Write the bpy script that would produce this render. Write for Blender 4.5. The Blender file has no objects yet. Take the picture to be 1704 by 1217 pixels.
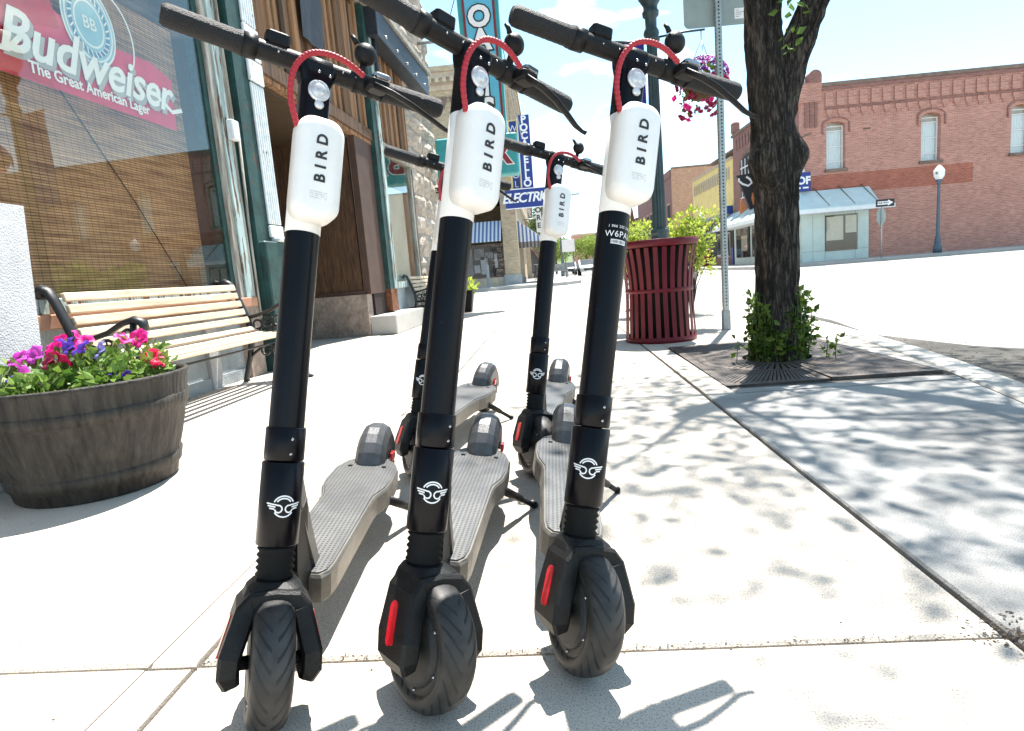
import bpy, math, random
from math import sin, cos, tan, pi, radians as R
from mathutils import Vector as V, Matrix as M, noise as N
random.seed(7)
S = bpy.context.scene
C = S.collection

# ------------------------------------------------------------ camera
CAM_F, PITCH, ROLL, YAW, CAM_H = 1024.68, 0.147452, 0.079279, 0.070018, 0.702
fw0 = V((-sin(YAW), cos(YAW), 0)); rt0 = V((cos(YAW), sin(YAW), 0)); up0 = V((0, 0, 1))
fw = cos(PITCH)*fw0 - sin(PITCH)*up0; up1 = cos(PITCH)*up0 + sin(PITCH)*fw0
rt = cos(ROLL)*rt0 - sin(ROLL)*up1; up = cos(ROLL)*up1 + sin(ROLL)*rt0
cd = bpy.data.cameras.new('camera'); cam = bpy.data.objects.new('camera', cd); C.objects.link(cam)
m = M((rt, up, -fw)).transposed().to_4x4(); m.translation = V((0, 0, CAM_H)); cam.matrix_world = m
cd.sensor_width = 36; cd.sensor_fit = 'HORIZONTAL'; cd.lens = CAM_F/1704*36; cd.clip_start = .02; cd.clip_end = 2000
S.camera = cam

# ------------------------------------------------------------ sky, sun, exposure
SUN_DIR = V((.157, .408, 1)).normalized()
W = bpy.data.worlds.new('World'); S.world = W; W.use_nodes = True
wn = W.node_tree.nodes; wl = W.node_tree.links; wn.clear()
wo = wn.new('ShaderNodeOutputWorld'); bg = wn.new('ShaderNodeBackground'); sky = wn.new('ShaderNodeTexSky')
sky.sky_type = 'NISHITA'; sky.sun_disc = False; sky.sun_elevation = math.asin(SUN_DIR.z)
sky.sun_rotation = math.atan2(SUN_DIR.x, SUN_DIR.y); sky.altitude = 1300; sky.air_density = 1.0; sky.dust_density = 1.0; sky.ozone_density = 1.0
tc = wn.new('ShaderNodeTexCoord'); mp = wn.new('ShaderNodeMapping'); mp.inputs['Scale'].default_value = (3, 3, 9)
nz = wn.new('ShaderNodeTexNoise'); nz.inputs['Scale'].default_value = 2.2; nz.inputs['Detail'].default_value = 7
rp = wn.new('ShaderNodeValToRGB'); rp.color_ramp.elements[0].position = .56; rp.color_ramp.elements[1].position = .74
rp.color_ramp.elements[1].color = (.75, .75, .75, 1)
mx = wn.new('ShaderNodeMix'); mx.data_type = 'RGBA'; mx.inputs['B'].default_value = (9, 9.2, 9.6, 1)
wl.new(tc.outputs['Generated'], mp.inputs[0]); wl.new(mp.outputs[0], nz.inputs['Vector']); wl.new(nz.outputs['Fac'], rp.inputs[0])
wl.new(rp.outputs[0], mx.inputs['Factor']); wl.new(sky.outputs[0], mx.inputs['A']); sat = wn.new('ShaderNodeHueSaturation'); sat.inputs['Saturation'].default_value = .95; sat.inputs['Hue'].default_value = .475; wl.new(mx.outputs['Result'], sat.inputs['Color']); wl.new(sat.outputs[0], bg.inputs[0])
bg.inputs[1].default_value = .1; wl.new(bg.outputs[0], wo.inputs[0])
sl = bpy.data.lights.new('sun', 'SUN'); sl.energy = 4.5; sl.angle = R(.53); sl.color = (1, .955, .89)
sun = bpy.data.objects.new('sun', sl); C.objects.link(sun); sun.rotation_euler = (-SUN_DIR).to_track_quat('-Z', 'Y').to_euler(); sun.location = (4, 9, 22)
S.view_settings.view_transform = 'Standard'; S.view_settings.look = 'None'; S.view_settings.gamma = 1
S.view_settings.exposure = 1.65

# ------------------------------------------------------------ materials
MATS = {}
def nodes(name):
    mt = bpy.data.materials.new(name); mt.use_nodes = True
    return mt, mt.node_tree.nodes, mt.node_tree.links, mt.node_tree.nodes['Principled BSDF']
def mat(name, col, rough=.6, metal=0, var=.15, scale=6, bump=0, bscale=40, stretch=(1, 1, 1), spec=.5, rnd=0, coat=0, col2=None, detail=6, emit=0, peel=None):
    """principled with mottled colour (col..col2 or darker/lighter col), fine bump, per-object brightness"""
    if name in MATS: return MATS[name]
    mt, n, l, p = nodes(name)
    t = n.new('ShaderNodeTexCoord'); mpn = n.new('ShaderNodeMapping'); mpn.inputs['Scale'].default_value = stretch
    l.new(t.outputs['Object'], mpn.inputs[0])
    nt = n.new('ShaderNodeTexNoise'); nt.inputs['Scale'].default_value = scale; nt.inputs['Detail'].default_value = detail; nt.inputs['Roughness'].default_value = .65
    l.new(mpn.outputs[0], nt.inputs['Vector'])
    rr = n.new('ShaderNodeValToRGB'); rr.color_ramp.elements[0].position = .3; rr.color_ramp.elements[1].position = .7
    a = [max(0, c*(1-var)) for c in col]; b = [min(1, c*(1+var)) for c in col] if col2 is None else col2
    rr.color_ramp.elements[0].color = (*a, 1); rr.color_ramp.elements[1].color = (*b, 1)
    l.new(nt.outputs['Fac'], rr.inputs[0]); out = rr.outputs[0]
    if peel:   # worn patches: (colour, scale, threshold, stretch)
        pm_ = n.new('ShaderNodeMapping'); pm_.inputs['Scale'].default_value = peel[3]; l.new(t.outputs['Object'], pm_.inputs[0])
        pn_ = n.new('ShaderNodeTexNoise'); pn_.inputs['Scale'].default_value = peel[1]; pn_.inputs['Detail'].default_value = 7; pn_.inputs['Roughness'].default_value = .6; l.new(pm_.outputs[0], pn_.inputs['Vector'])
        pr_ = n.new('ShaderNodeValToRGB'); pr_.color_ramp.elements[0].position = peel[2]; pr_.color_ramp.elements[1].position = peel[2]+.02; l.new(pn_.outputs['Fac'], pr_.inputs[0])
        pq = n.new('ShaderNodeMix'); pq.data_type = 'RGBA'; pq.inputs['B'].default_value = (*peel[0], 1); l.new(out, pq.inputs['A']); l.new(pr_.outputs[0], pq.inputs['Factor']); out = pq.outputs['Result']
    if rnd:
        oi = n.new('ShaderNodeObjectInfo'); mr = n.new('ShaderNodeMapRange'); mr.inputs['To Min'].default_value = 1-rnd; mr.inputs['To Max'].default_value = 1+rnd
        hs = n.new('ShaderNodeHueSaturation'); l.new(oi.outputs['Random'], mr.inputs[0]); l.new(mr.outputs[0], hs.inputs['Value']); l.new(out, hs.inputs['Color']); out = hs.outputs[0]
    l.new(out, p.inputs['Base Color'])
    p.inputs['Roughness'].default_value = rough; p.inputs['Metallic'].default_value = metal; p.inputs['Specular IOR Level'].default_value = spec
    if coat: p.inputs['Coat Weight'].default_value = coat; p.inputs['Coat Roughness'].default_value = .15
    if emit: p.inputs['Emission Color'].default_value = (*col, 1); p.inputs['Emission Strength'].default_value = emit
    if bump:
        nb = n.new('ShaderNodeTexNoise'); nb.inputs['Scale'].default_value = bscale; nb.inputs['Detail'].default_value = 5; l.new(mpn.outputs[0], nb.inputs['Vector'])
        bp = n.new('ShaderNodeBump'); bp.inputs['Strength'].default_value = bump; bp.inputs['Distance'].default_value = .02; l.new(nb.outputs['Fac'], bp.inputs['Height']); l.new(bp.outputs[0], p.inputs['Normal'])
    MATS[name] = mt; return mt
def mathn(n, l, op, a, b=None, c=None):
    q = n.new('ShaderNodeMath'); q.operation = op
    for i, x in enumerate((a, b, c)):
        if x is None: continue
        if isinstance(x, (int, float)): q.inputs[i].default_value = x
        else: l.new(x, q.inputs[i])
    return q.outputs[0]
def concrete(name, col, speck=.5, stain=.25, sscale=1.3):
    mt, n, l, p = nodes(name)
    t = n.new('ShaderNodeTexCoord'); g = n.new('ShaderNodeNewGeometry'); vec = g.outputs['Position']
    n1 = n.new('ShaderNodeTexNoise'); n1.inputs['Scale'].default_value = sscale; n1.inputs['Detail'].default_value = 8; n1.inputs['Roughness'].default_value = .7; l.new(vec, n1.inputs['Vector'])
    n2 = n.new('ShaderNodeTexNoise'); n2.inputs['Scale'].default_value = 330; n2.inputs['Detail'].default_value = 4; l.new(vec, n2.inputs['Vector'])
    n3 = n.new('ShaderNodeTexVoronoi'); n3.inputs['Scale'].default_value = 60; l.new(vec, n3.inputs['Vector'])
    r1 = n.new('ShaderNodeValToRGB'); r1.color_ramp.elements[0].position = .25; r1.color_ramp.elements[1].position = .75
    r1.color_ramp.elements[0].color = (*[c*(1-stain) for c in col], 1); r1.color_ramp.elements[1].color = (*[min(1, c*(1+stain*.5)) for c in col], 1); l.new(n1.outputs['Fac'], r1.inputs[0])
    r2 = n.new('ShaderNodeValToRGB'); r2.color_ramp.elements[0].position = .34; r2.color_ramp.elements[1].position = .5
    r2.color_ramp.elements[0].color = (1-speck, 1-speck, 1-speck, 1); l.new(n2.outputs['Fac'], r2.inputs[0])
    r3 = n.new('ShaderNodeValToRGB'); r3.color_ramp.elements[0].position = .03; r3.color_ramp.elements[1].position = .09
    r3.color_ramp.elements[0].color = (.55, .5, .45, 1); l.new(n3.outputs['Distance'], r3.inputs[0])
    def mul(a, b):
        q = n.new('ShaderNodeMix'); q.data_type = 'RGBA'; q.blend_type = 'MULTIPLY'; q.inputs['Factor'].default_value = 1; l.new(a, q.inputs['A']); l.new(b, q.inputs['B']); return q.outputs['Result']
    l.new(mul(mul(r1.outputs[0], r2.outputs[0]), r3.outputs[0]), p.inputs['Base Color']); p.inputs['Roughness'].default_value = .9; p.inputs['Specular IOR Level'].default_value = .25
    bp = n.new('ShaderNodeBump'); bp.inputs['Strength'].default_value = .35; bp.inputs['Distance'].default_value = .004; l.new(n2.outputs['Fac'], bp.inputs['Height']); l.new(bp.outputs[0], p.inputs['Normal'])
    MATS[name] = mt; return mt
def brick(name, c1, c2, mortar, bw=.22, bh=.075, var=.35):
    mt, n, l, p = nodes(name)
    t = n.new('ShaderNodeTexCoord'); sp_ = n.new('ShaderNodeSeparateXYZ'); l.new(t.outputs['Object'], sp_.inputs[0])
    cb = n.new('ShaderNodeCombineXYZ'); l.new(mathn(n, l, 'ADD', sp_.outputs[0], sp_.outputs[1]), cb.inputs[0]); l.new(sp_.outputs[2], cb.inputs[1])
    b = n.new('ShaderNodeTexBrick'); b.inputs['Color1'].default_value = (*c1, 1); b.inputs['Color2'].default_value = (*c2, 1); b.inputs['Mortar'].default_value = (*mortar, 1)
    b.inputs['Scale'].default_value = 1; b.inputs['Brick Width'].default_value = bw; b.inputs['Row Height'].default_value = bh; b.inputs['Mortar Size'].default_value = .008; b.inputs['Bias'].default_value = -.1
    l.new(cb.outputs[0], b.inputs['Vector'])
    nt = n.new('ShaderNodeTexNoise'); nt.inputs['Scale'].default_value = .9; nt.inputs['Detail'].default_value = 9; nt.inputs['Roughness'].default_value = .75; l.new(t.outputs['Object'], nt.inputs['Vector'])
    mpn = n.new('ShaderNodeMapping'); mpn.inputs['Scale'].default_value = (1.5, 1.5, 9); l.new(t.outputs['Object'], mpn.inputs[0])
    n2 = n.new('ShaderNodeTexNoise'); n2.inputs['Scale'].default_value = 2.2; n2.inputs['Detail'].default_value = 4; l.new(mpn.outputs[0], n2.inputs['Vector'])
    s = mathn(n, l, 'MULTIPLY_ADD', nt.outputs['Fac'], var*2, 1-var); s = mathn(n, l, 'MULTIPLY', s, mathn(n, l, 'MULTIPLY_ADD', n2.outputs['Fac'], 1.1, .45))
    hs = n.new('ShaderNodeHueSaturation'); l.new(b.outputs[0], hs.inputs['Color']); l.new(s, hs.inputs['Value']); l.new(hs.outputs[0], p.inputs['Base Color']); p.inputs['Roughness'].default_value = .85
    bp = n.new('ShaderNodeBump'); bp.inputs['Strength'].default_value = .5; bp.inputs['Distance'].default_value = .01; bp.invert = True; l.new(b.outputs['Fac'], bp.inputs['Height']); l.new(bp.outputs[0], p.inputs['Normal'])
    MATS[name] = mt; return mt
def glass(name, tint=(.9, .95, .95), refl=1.0):
    mt, n, l, p = nodes(name); n.remove(p)
    tr = n.new('ShaderNodeBsdfTransparent'); tr.inputs[0].default_value = (*tint, 1); gl = n.new('ShaderNodeBsdfGlossy'); gl.inputs['Roughness'].default_value = .01
    fr = n.new('ShaderNodeLayerWeight'); fr.inputs[0].default_value = .5; ms = n.new('ShaderNodeMixShader')
    f = mathn(n, l, 'MULTIPLY_ADD', mathn(n, l, 'POWER', fr.outputs['Facing'], 5), .95, .05); f = mathn(n, l, 'MULTIPLY', f, refl); f = mathn(n, l, 'MINIMUM', f, 1)
    l.new(f, ms.inputs[0]); l.new(tr.outputs[0], ms.inputs[1]); l.new(gl.outputs[0], ms.inputs[2]); l.new(ms.outputs[0], n['Material Output'].inputs[0])
    MATS[name] = mt; return mt
def leafmat(name, c1, c2, trans=.35):
    mt, n, l, p = nodes(name)
    g = n.new('ShaderNodeNewGeometry'); rr = n.new('ShaderNodeValToRGB'); rr.color_ramp.elements[0].color = (*c1, 1); rr.color_ramp.elements[1].color = (*c2, 1)
    l.new(g.outputs['Random Per Island'], rr.inputs[0]); l.new(rr.outputs[0], p.inputs['Base Color']); p.inputs['Roughness'].default_value = .5
    tl = n.new('ShaderNodeBsdfTranslucent'); l.new(rr.outputs[0], tl.inputs[0]); ms = n.new('ShaderNodeMixShader'); ms.inputs[0].default_value = trans
    l.new(p.outputs[0], ms.inputs[1]); l.new(tl.outputs[0], ms.inputs[2]); l.new(ms.outputs[0], n['Material Output'].inputs[0])
    MATS[name] = mt; return mt
def stripes(name, c1, c2, period, axis, duty=.5, rough=.5):
    mt, n, l, p = nodes(name)
    t = n.new('ShaderNodeTexCoord'); s = n.new('ShaderNodeSeparateXYZ'); l.new(t.outputs['Object'], s.inputs[0])
    f = mathn(n, l, 'FRACT', mathn(n, l, 'DIVIDE', s.outputs[axis], period)); f = mathn(n, l, 'LESS_THAN', f, duty)
    q = n.new('ShaderNodeMix'); q.data_type = 'RGBA'; q.inputs['A'].default_value = (*c2, 1); q.inputs['B'].default_value = (*c1, 1); l.new(f, q.inputs['Factor']); l.new(q.outputs['Result'], p.inputs['Base Color']); p.inputs['Roughness'].default_value = rough
    MATS[name] = mt; return mt

concrete('walk', (.58, .525, .455), .55, .22); concrete('walk_old', (.37, .365, .35), .5, .55, 1.6); concrete('kerbstone', (.5, .48, .44), .4, .25)
concrete('asphalt', (.36, .35, .33), .45, .3, .5); concrete('jointfill', (.16, .13, .11), .5, .4, 9); concrete('farwalk', (.5, .48, .45), .3, .2)
mat('black_paint', (.0018, .0019, .0035), .28, var=.4, scale=9, col2=(.0028, .003, .006), spec=.2, peel=((.1, .1, .1), 60, .715, (1, 1, .35))); mat('black_plastic', (.0045, .0045, .0048), .48, var=.5, scale=20, bump=.12, bscale=300, spec=.25, col2=(.012, .012, .012))
mat('black_rubber', (.009, .009, .009), .75, var=.3, spec=.2); mat('white_shell', (.8, .79, .76), .38, var=.05, scale=14, bump=.03, bscale=60)
mat('chrome', (.45, .45, .45), .25, 1, var=.1); mat('clear_lens', (.55, .57, .58), .12, .3, var=.35, scale=60, coat=.6); mat('red_hose', (.34, .012, .024), .5, var=.2)
mat('red_reflector', (.62, .012, .02), .2, var=.2, scale=120, coat=.6, bump=.1, bscale=400); mat('print_black', (.02, .02, .022), .6, var=.1); mat('print_grey', (.42, .42, .42), .6, var=.1); mat('print_white', (.82, .82, .82), .6, var=.05)
mat('deck_metal', (.17, .16, .14), .42, .55, var=.35, scale=11, bump=.1, bscale=90, stretch=(1, .3, 1)); mat('fender_plastic', (.05, .052, .055), .36, var=.4, scale=16, bump=.05, bscale=120)
# ---- tyre with curved tread grooves; deck mat with raised dots
def tyre_mat():
    mt, n, l, p = nodes('tyre')
    t = n.new('ShaderNodeTexCoord'); s = n.new('ShaderNodeSeparateXYZ'); l.new(t.outputs['Object'], s.inputs[0])
    an = mathn(n, l, 'ARCTAN2', s.outputs[2], s.outputs[1]); ax = mathn(n, l, 'ABSOLUTE', s.outputs[0]); sg = mathn(n, l, 'SIGN', s.outputs[0])
    cv = mathn(n, l, 'MULTIPLY', mathn(n, l, 'POWER', mathn(n, l, 'MULTIPLY', ax, 28), 1.7), 2.3); ph = mathn(n, l, 'MULTIPLY_ADD', an, 22/(2*pi)*1.0, cv); ph = mathn(n, l, 'MULTIPLY_ADD', sg, .25, ph)
    f = mathn(n, l, 'FRACT', ph); gr = mathn(n, l, 'LESS_THAN', f, .27); lim = mathn(n, l, 'MULTIPLY', mathn(n, l, 'GREATER_THAN', ax, .004), mathn(n, l, 'LESS_THAN', ax, .03)); gr = mathn(n, l, 'MULTIPLY', gr, lim)
    nt = n.new('ShaderNodeTexNoise'); nt.inputs['Scale'].default_value = 14; nt.inputs['Detail'].default_value = 6; l.new(t.outputs['Object'], nt.inputs['Vector'])
    rr = n.new('ShaderNodeValToRGB'); rr.color_ramp.elements[0].position = .35; rr.color_ramp.elements[0].color = (.01, .01, .01, 1); rr.color_ramp.elements[1].position = .72; rr.color_ramp.elements[1].color = (.055, .053, .05, 1); l.new(nt.outputs['Fac'], rr.inputs[0])
    q = n.new('ShaderNodeMix'); q.data_type = 'RGBA'; q.inputs['B'].default_value = (.004, .004, .004, 1); l.new(rr.outputs[0], q.inputs['A']); l.new(gr, q.inputs['Factor']); l.new(q.outputs['Result'], p.inputs['Base Color'])
    p.inputs['Roughness'].default_value = .55; bp = n.new('ShaderNodeBump'); bp.inputs['Distance'].default_value = .008; bp.inputs['Strength'].default_value = 1; bp.invert = True; l.new(gr, bp.inputs['Height']); l.new(bp.outputs[0], p.inputs['Normal'])
    MATS['tyre'] = mt
tyre_mat()
def deckmat():
    mt, n, l, p = nodes('deck_mat')
    t = n.new('ShaderNodeTexCoord'); mpn = n.new('ShaderNodeMapping'); mpn.inputs['Rotation'].default_value = (0, 0, R(45)); l.new(t.outputs['Object'], mpn.inputs[0])
    s = n.new('ShaderNodeSeparateXYZ'); l.new(mpn.outputs[0], s.inputs[0])
    a = mathn(n, l, 'SINE', mathn(n, l, 'MULTIPLY', s.outputs[0], 2*pi/.0135)); b = mathn(n, l, 'SINE', mathn(n, l, 'MULTIPLY', s.outputs[1], 2*pi/.0135)); h = mathn(n, l, 'MULTIPLY', a, b); d = mathn(n, l, 'GREATER_THAN', h, .35)
    nt = n.new('ShaderNodeTexNoise'); nt.inputs['Scale'].default_value = 9; nt.inputs['Detail'].default_value = 7; l.new(t.outputs['Object'], nt.inputs['Vector'])
    rr = n.new('ShaderNodeValToRGB'); rr.color_ramp.elements[0].position = .3; rr.color_ramp.elements[0].color = (.06, .06, .06, 1); rr.color_ramp.elements[1].position = .75; rr.color_ramp.elements[1].color = (.135, .135, .13, 1); l.new(nt.outputs['Fac'], rr.inputs[0])
    q = n.new('ShaderNodeMix'); q.data_type = 'RGBA'; q.inputs['B'].default_value = (.028, .028, .03, 1); l.new(rr.outputs[0], q.inputs['A']); l.new(d, q.inputs['Factor']); l.new(q.outputs['Result'], p.inputs['Base Color'])
    p.inputs['Roughness'].default_value = .5; bp = n.new('ShaderNodeBump'); bp.inputs['Distance'].default_value = .002; bp.inputs['Strength'].default_value = .8; l.new(d, bp.inputs['Height']); l.new(bp.outputs[0], p.inputs['Normal'])
    MATS['deck_mat'] = mt
deckmat()

# ------------------------------------------------------------ mesh helpers
def tag(o, label=None, cat=None, group=None, kind=None):
    if label: o['label'] = label
    if cat: o['category'] = cat
    if group: o['group'] = group
    if kind: o['kind'] = kind
    return o
def empty(name, loc=(0, 0, 0), rz=0, **k):
    o = bpy.data.objects.new(name, None); C.objects.link(o); o.location = loc; o.rotation_euler = (0, 0, rz); o.empty_display_size = .1
    return tag(o, **k)
class MB:
    def __init__(s): s.v = []; s.f = []; s.sm = []
    def add(s, vs, fs, sm=False, T=None):
        b = len(s.v); s.v += [tuple(T @ V(v)) if T is not None else tuple(v) for v in vs]
        for f in fs: s.f.append(tuple(i+b for i in f)); s.sm.append(sm)
        return s
    def box(s, a, b, T=None, ch=0):
        x0, y0, z0 = a; x1, y1, z1 = b
        if ch:   # chamfered on all vertical and horizontal edges: three stacked rings
            r = []
            for z, c in ((z0, ch), (z0+ch, 0), (z1-ch, 0), (z1, ch)):
                e = ch
                r.append([(x0+e+c, y0+c, z), (x1-e-c, y0+c, z), (x1-c, y0+e+c, z), (x1-c, y1-e-c, z), (x1-e-c, y1-c, z), (x0+e+c, y1-c, z), (x0+c, y1-e-c, z), (x0+c, y0+e+c, z)])
            return s.loft(r, T=T)
        return s.add([(x0, y0, z0), (x1, y0, z0), (x1, y1, z0), (x0, y1, z0), (x0, y0, z1), (x1, y0, z1), (x1, y1, z1), (x0, y1, z1)],
                     [(0, 3, 2, 1), (4, 5, 6, 7), (0, 1, 5, 4), (1, 2, 6, 5), (2, 3, 7, 6), (3, 0, 4, 7)], T=T)
    def loft(s, rings, closed=True, caps=True, sm=False, T=None, loop=False):
        n = len(rings[0]); vs = [p for r in rings for p in r]; fs = []
        k = len(rings)
        for i in range(k if loop else k-1):
            j = (i+1) % k
            for a in range(n if closed else n-1):
                b = (a+1) % n; fs.append((i*n+a, i*n+b, j*n+b, j*n+a))
        if caps and closed and not loop: fs += [tuple(range(n-1, -1, -1)), tuple((k-1)*n+a for a in range(n))]
        return s.add(vs, fs, sm, T)
    def lathe(s, prof, seg=24, T=None, sm=True, caps=True):
        return s.loft([[(r*cos(2*pi*a/seg), r*sin(2*pi*a/seg), z) for a in range(seg)] for r, z in prof], sm=sm, T=T, caps=caps)
    def tube(s, pts, r, seg=8, sm=True, T=None, caps=True, flat=1, upv=None):
        pts = [V(p) for p in pts]; n = len(pts); rs = r if isinstance(r, (list, tuple)) else [r]*n; rings = []; u = None
        for i, p in enumerate(pts):
            d = (pts[min(i+1, n-1)]-pts[max(i-1, 0)]).normalized()
            if u is None:
                u = V(upv) if upv else (V((0, 0, 1)) if abs(d.z) < .9 else V((1, 0, 0)))
            u = (u-d*u.dot(d)).normalized(); w = d.cross(u)
            rings.append([tuple(p+rs[i]*(cos(2*pi*a/seg)*w+flat*sin(2*pi*a/seg)*u)) for a in range(seg)])
        return s.loft(rings, sm=sm, T=T, caps=caps)
    def prism(s, poly, z0, z1, T=None, ch=0):
        if ch:
            c = V((sum(p[0] for p in poly)/len(poly), sum(p[1] for p in poly)/len(poly))); 
            ins = [tuple(V(p)+(c-V(p)).normalized()*ch*1.4) for p in poly]
            return s.loft([[(x, y, z0) for x, y in poly], [(x, y, z1-ch) for x, y in poly], [(x, y, z1) for x, y in ins]], T=T)
        return s.loft([[(x, y, z0) for x, y in poly], [(x, y, z1) for x, y in poly]], T=T)
    def ball(s, c, r, seg=12, T=None, sq=(1, 1, 1)):
        c = V(c); k = seg//2+1
        return s.loft([[tuple(c+V((r*sq[0]*sin(pi*i/k)*cos(2*pi*a/seg), r*sq[1]*sin(pi*i/k)*sin(2*pi*a/seg), -r*sq[2]*cos(pi*i/k)))) for a in range(seg)] for i in range(k+1) if 0 < i < k] , sm=True, T=T)
    def mesh(s, name, mt):
        me = bpy.data.meshes.new(name); me.from_pydata(s.v, [], s.f); me.polygons.foreach_set('use_smooth', s.sm)
        if mt: me.materials.append(MATS[mt] if isinstance(mt, str) else mt)
        me.update(); return me
    def build(s, name, mt, parent=None, **k):
        o = bpy.data.objects.new(name, s.mesh(name, mt)); C.objects.link(o); o.parent = parent
        return tag(o, **k)
def inst(name, me, parent=None, loc=(0, 0, 0), rot=(0, 0, 0), scale=(1, 1, 1), **k):
    o = bpy.data.objects.new(name, me); C.objects.link(o); o.parent = parent; o.location = loc; o.rotation_euler = rot; o.scale = scale
    return tag(o, **k)
def B(name, mt, parent, a, b, ch=0, **k): return MB().box(a, b, ch=ch).build(name, mt, parent, **k)
TX = {}
def text(body, size, bold=0, shear=0, ext=.001, spacing=1, ax='CENTER'):
    key = (body, size, bold, shear, ext, spacing, ax)
    if key in TX: return TX[key]
    cu = bpy.data.curves.new('t', 'FONT'); cu.body = body; cu.size = size; cu.align_x = ax; cu.align_y = 'CENTER'; cu.offset = bold; cu.shear = shear; cu.extrude = ext; cu.resolution_u = 3; cu.space_character = spacing
    o = bpy.data.objects.new('t', cu); C.objects.link(o); dg = bpy.context.evaluated_depsgraph_get()
    me = bpy.data.meshes.new_from_object(o.evaluated_get(dg)); r = ([tuple(v.co) for v in me.vertices], [tuple(p.vertices) for p in me.polygons])
    bpy.data.objects.remove(o); bpy.data.curves.remove(cu); bpy.data.meshes.remove(me); TX[key] = r; return r
def plane_text(mb, body, size, org, U, Vv, **k):
    vs, fs = text(body, size, **k); U = V(U); Vv = V(Vv); Nn = U.cross(Vv); org = V(org)
    return mb.add([org+U*x+Vv*y+Nn*z for x, y, z in vs], fs)
def wrapper(r): return lambda x, y, z: (((r+z)*sin(x/r)), -((r+z)*cos(x/r)), y)
def stroke(pts, w):
    """flat ribbon polygons for a 2d polyline"""
    vs = []; fs = []; n = len(pts)
    for i, p in enumerate(pts):
        a = V(pts[max(i-1, 0)]); b = V(pts[min(i+1, n-1)]); d = (b-a).normalized(); q = V((-d.y, d.x)); p = V(p); vs += [tuple(p+q*w/2), tuple(p-q*w/2)]
    for i in range(n-1): fs.append((2*i, 2*i+1, 2*i+3, 2*i+2))
    return vs, fs
def arc(c, r, a0, a1, n=14, ry=None): return [(c[0]+r*cos(R(a0+(a1-a0)*i/n)), c[1]+(ry or r)*sin(R(a0+(a1-a0)*i/n))) for i in range(n+1)]

# ============================================================ SETTING
def zr(y):
    t = min(1, max(0, (y-9)/17)); t = t*t*(3-2*t); return -.13+.15*t
mb = MB(); xs = [-300, -60, -20, -8, -3, 0, 3, 6, 10, 14, 20, 30, 60, 300]; ys = [-60, -10, 0, 6, 9, 11, 13, 15, 17, 19, 21, 23, 26, 30, 60, 150, 900]
mb.add([(x, y, zr(y)) for y in ys for x in xs], [(j*len(xs)+i, j*len(xs)+i+1, (j+1)*len(xs)+i+1, (j+1)*len(xs)+i) for j in range(len(ys)-1) for i in range(len(xs)-1)], True)
mb.build('road', 'asphalt', kind='structure')
# kerb line (inner edge) of the near sidewalk
KI = [(1.35, -3), (1.5, 0), (1.62, .9), (1.78, 1.8), (1.96, 2.67), (2.16, 3.6), (2.28, 4.3), (2.37, 5.03), (2.47, 6), (2.55, 7.4), (2.52, 9), (2.35, 10.8), (1.9, 12.4), (1.1, 13.6), (0, 14.3), (-1.5, 14.6), (-6, 14.7), (-14, 14.7)]
def kx(y):
    for (x0, y0), (x1, y1) in zip(KI, KI[1:]):
        if y0 <= y <= y1: return x0+(x1-x0)*(y-y0)/(y1-y0)
    return KI[-1][0] if y > 0 else KI[0][0]
KW = []
for i, p in enumerate(KI):
    a = V(KI[max(i-1, 0)]); b = V(KI[min(i+1, len(KI)-1)]); d = (b-a).normalized(); KW.append(V((d.y, -d.x)))
kerb = MB()
rings = []
for p, q in zip(KI, KW):
    p = V(p); w = .19
    rings.append([(p.x, p.y, -.3), (p.x, p.y, -.004), ((p+q*.01).x, (p+q*.01).y, .004), ((p+q*(w-.03)).x, (p+q*(w-.03)).y, .004), ((p+q*w).x, (p+q*w).y, -.03), ((p+q*(w+.02)).x, (p+q*(w+.02)).y, -.3)])
kerb.loft(rings).build('kerb', 'kerbstone', kind='structure')
# gutter dirt strip, its dark colour and width also paint the tree's shade
dirt_shade = MB(); rr = []
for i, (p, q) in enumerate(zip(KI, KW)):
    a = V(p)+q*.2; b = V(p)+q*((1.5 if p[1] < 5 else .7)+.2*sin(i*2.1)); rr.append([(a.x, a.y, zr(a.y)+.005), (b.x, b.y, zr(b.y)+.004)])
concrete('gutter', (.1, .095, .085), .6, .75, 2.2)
dirt_shade.loft(rr, closed=False).build('gutter', 'gutter', kind='structure')
# sidewalk: bed + one object per slab
concrete('jointfill', (.05, .042, .035), .5, .4, 9)
walk = MB().prism([(-3.2, -3), *[k for k in KI[:-2]], (-6, 14.69), (-6, 13.9), (-3.2, 13.9)], -.3, -.022).build('sidewalk', 'jointfill', kind='structure')
def slab(poly, mt='walk', dz=0):
    MB().prism(poly, -.05, dz, ch=.006).build('slab', mt, walk)
rows = [-3, -1.1, 1.06, 3.2, 5.4, 7.6, 9.8, 12.0, 13.7]
def rect(x0, x1, y0, y1, g=.005): return [(x0+g, y0+g), (x1-g, y0+g), (x1-g, y1-g), (x0+g, y1-g)]
cols = [(-3.0, -2.36), (-2.36, -.835), (-.835, -.735), (-.735, .77)]
for j in range(len(rows)-1):
    y0, y1 = rows[j], rows[j+1]
    for i, (x0, x1) in enumerate(cols):
        slab(rect(x0, x1, y0, y1, .004 if x1 < .7 else .006), 'walk', random.uniform(-.003, .003))
    if y1 <= 5.5 and y0 >= 3.1: continue
    ysub = [y0+.006]+[k[1] for k in KI if y0+.01 < k[1] < y1-.01]+[y1-.006]
    slab([(.778, y1-.006), (.778, y0+.006)]+[(kx(y)-.012, y) for y in ysub], 'walk_old' if y0 < 5 else 'walk')
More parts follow.
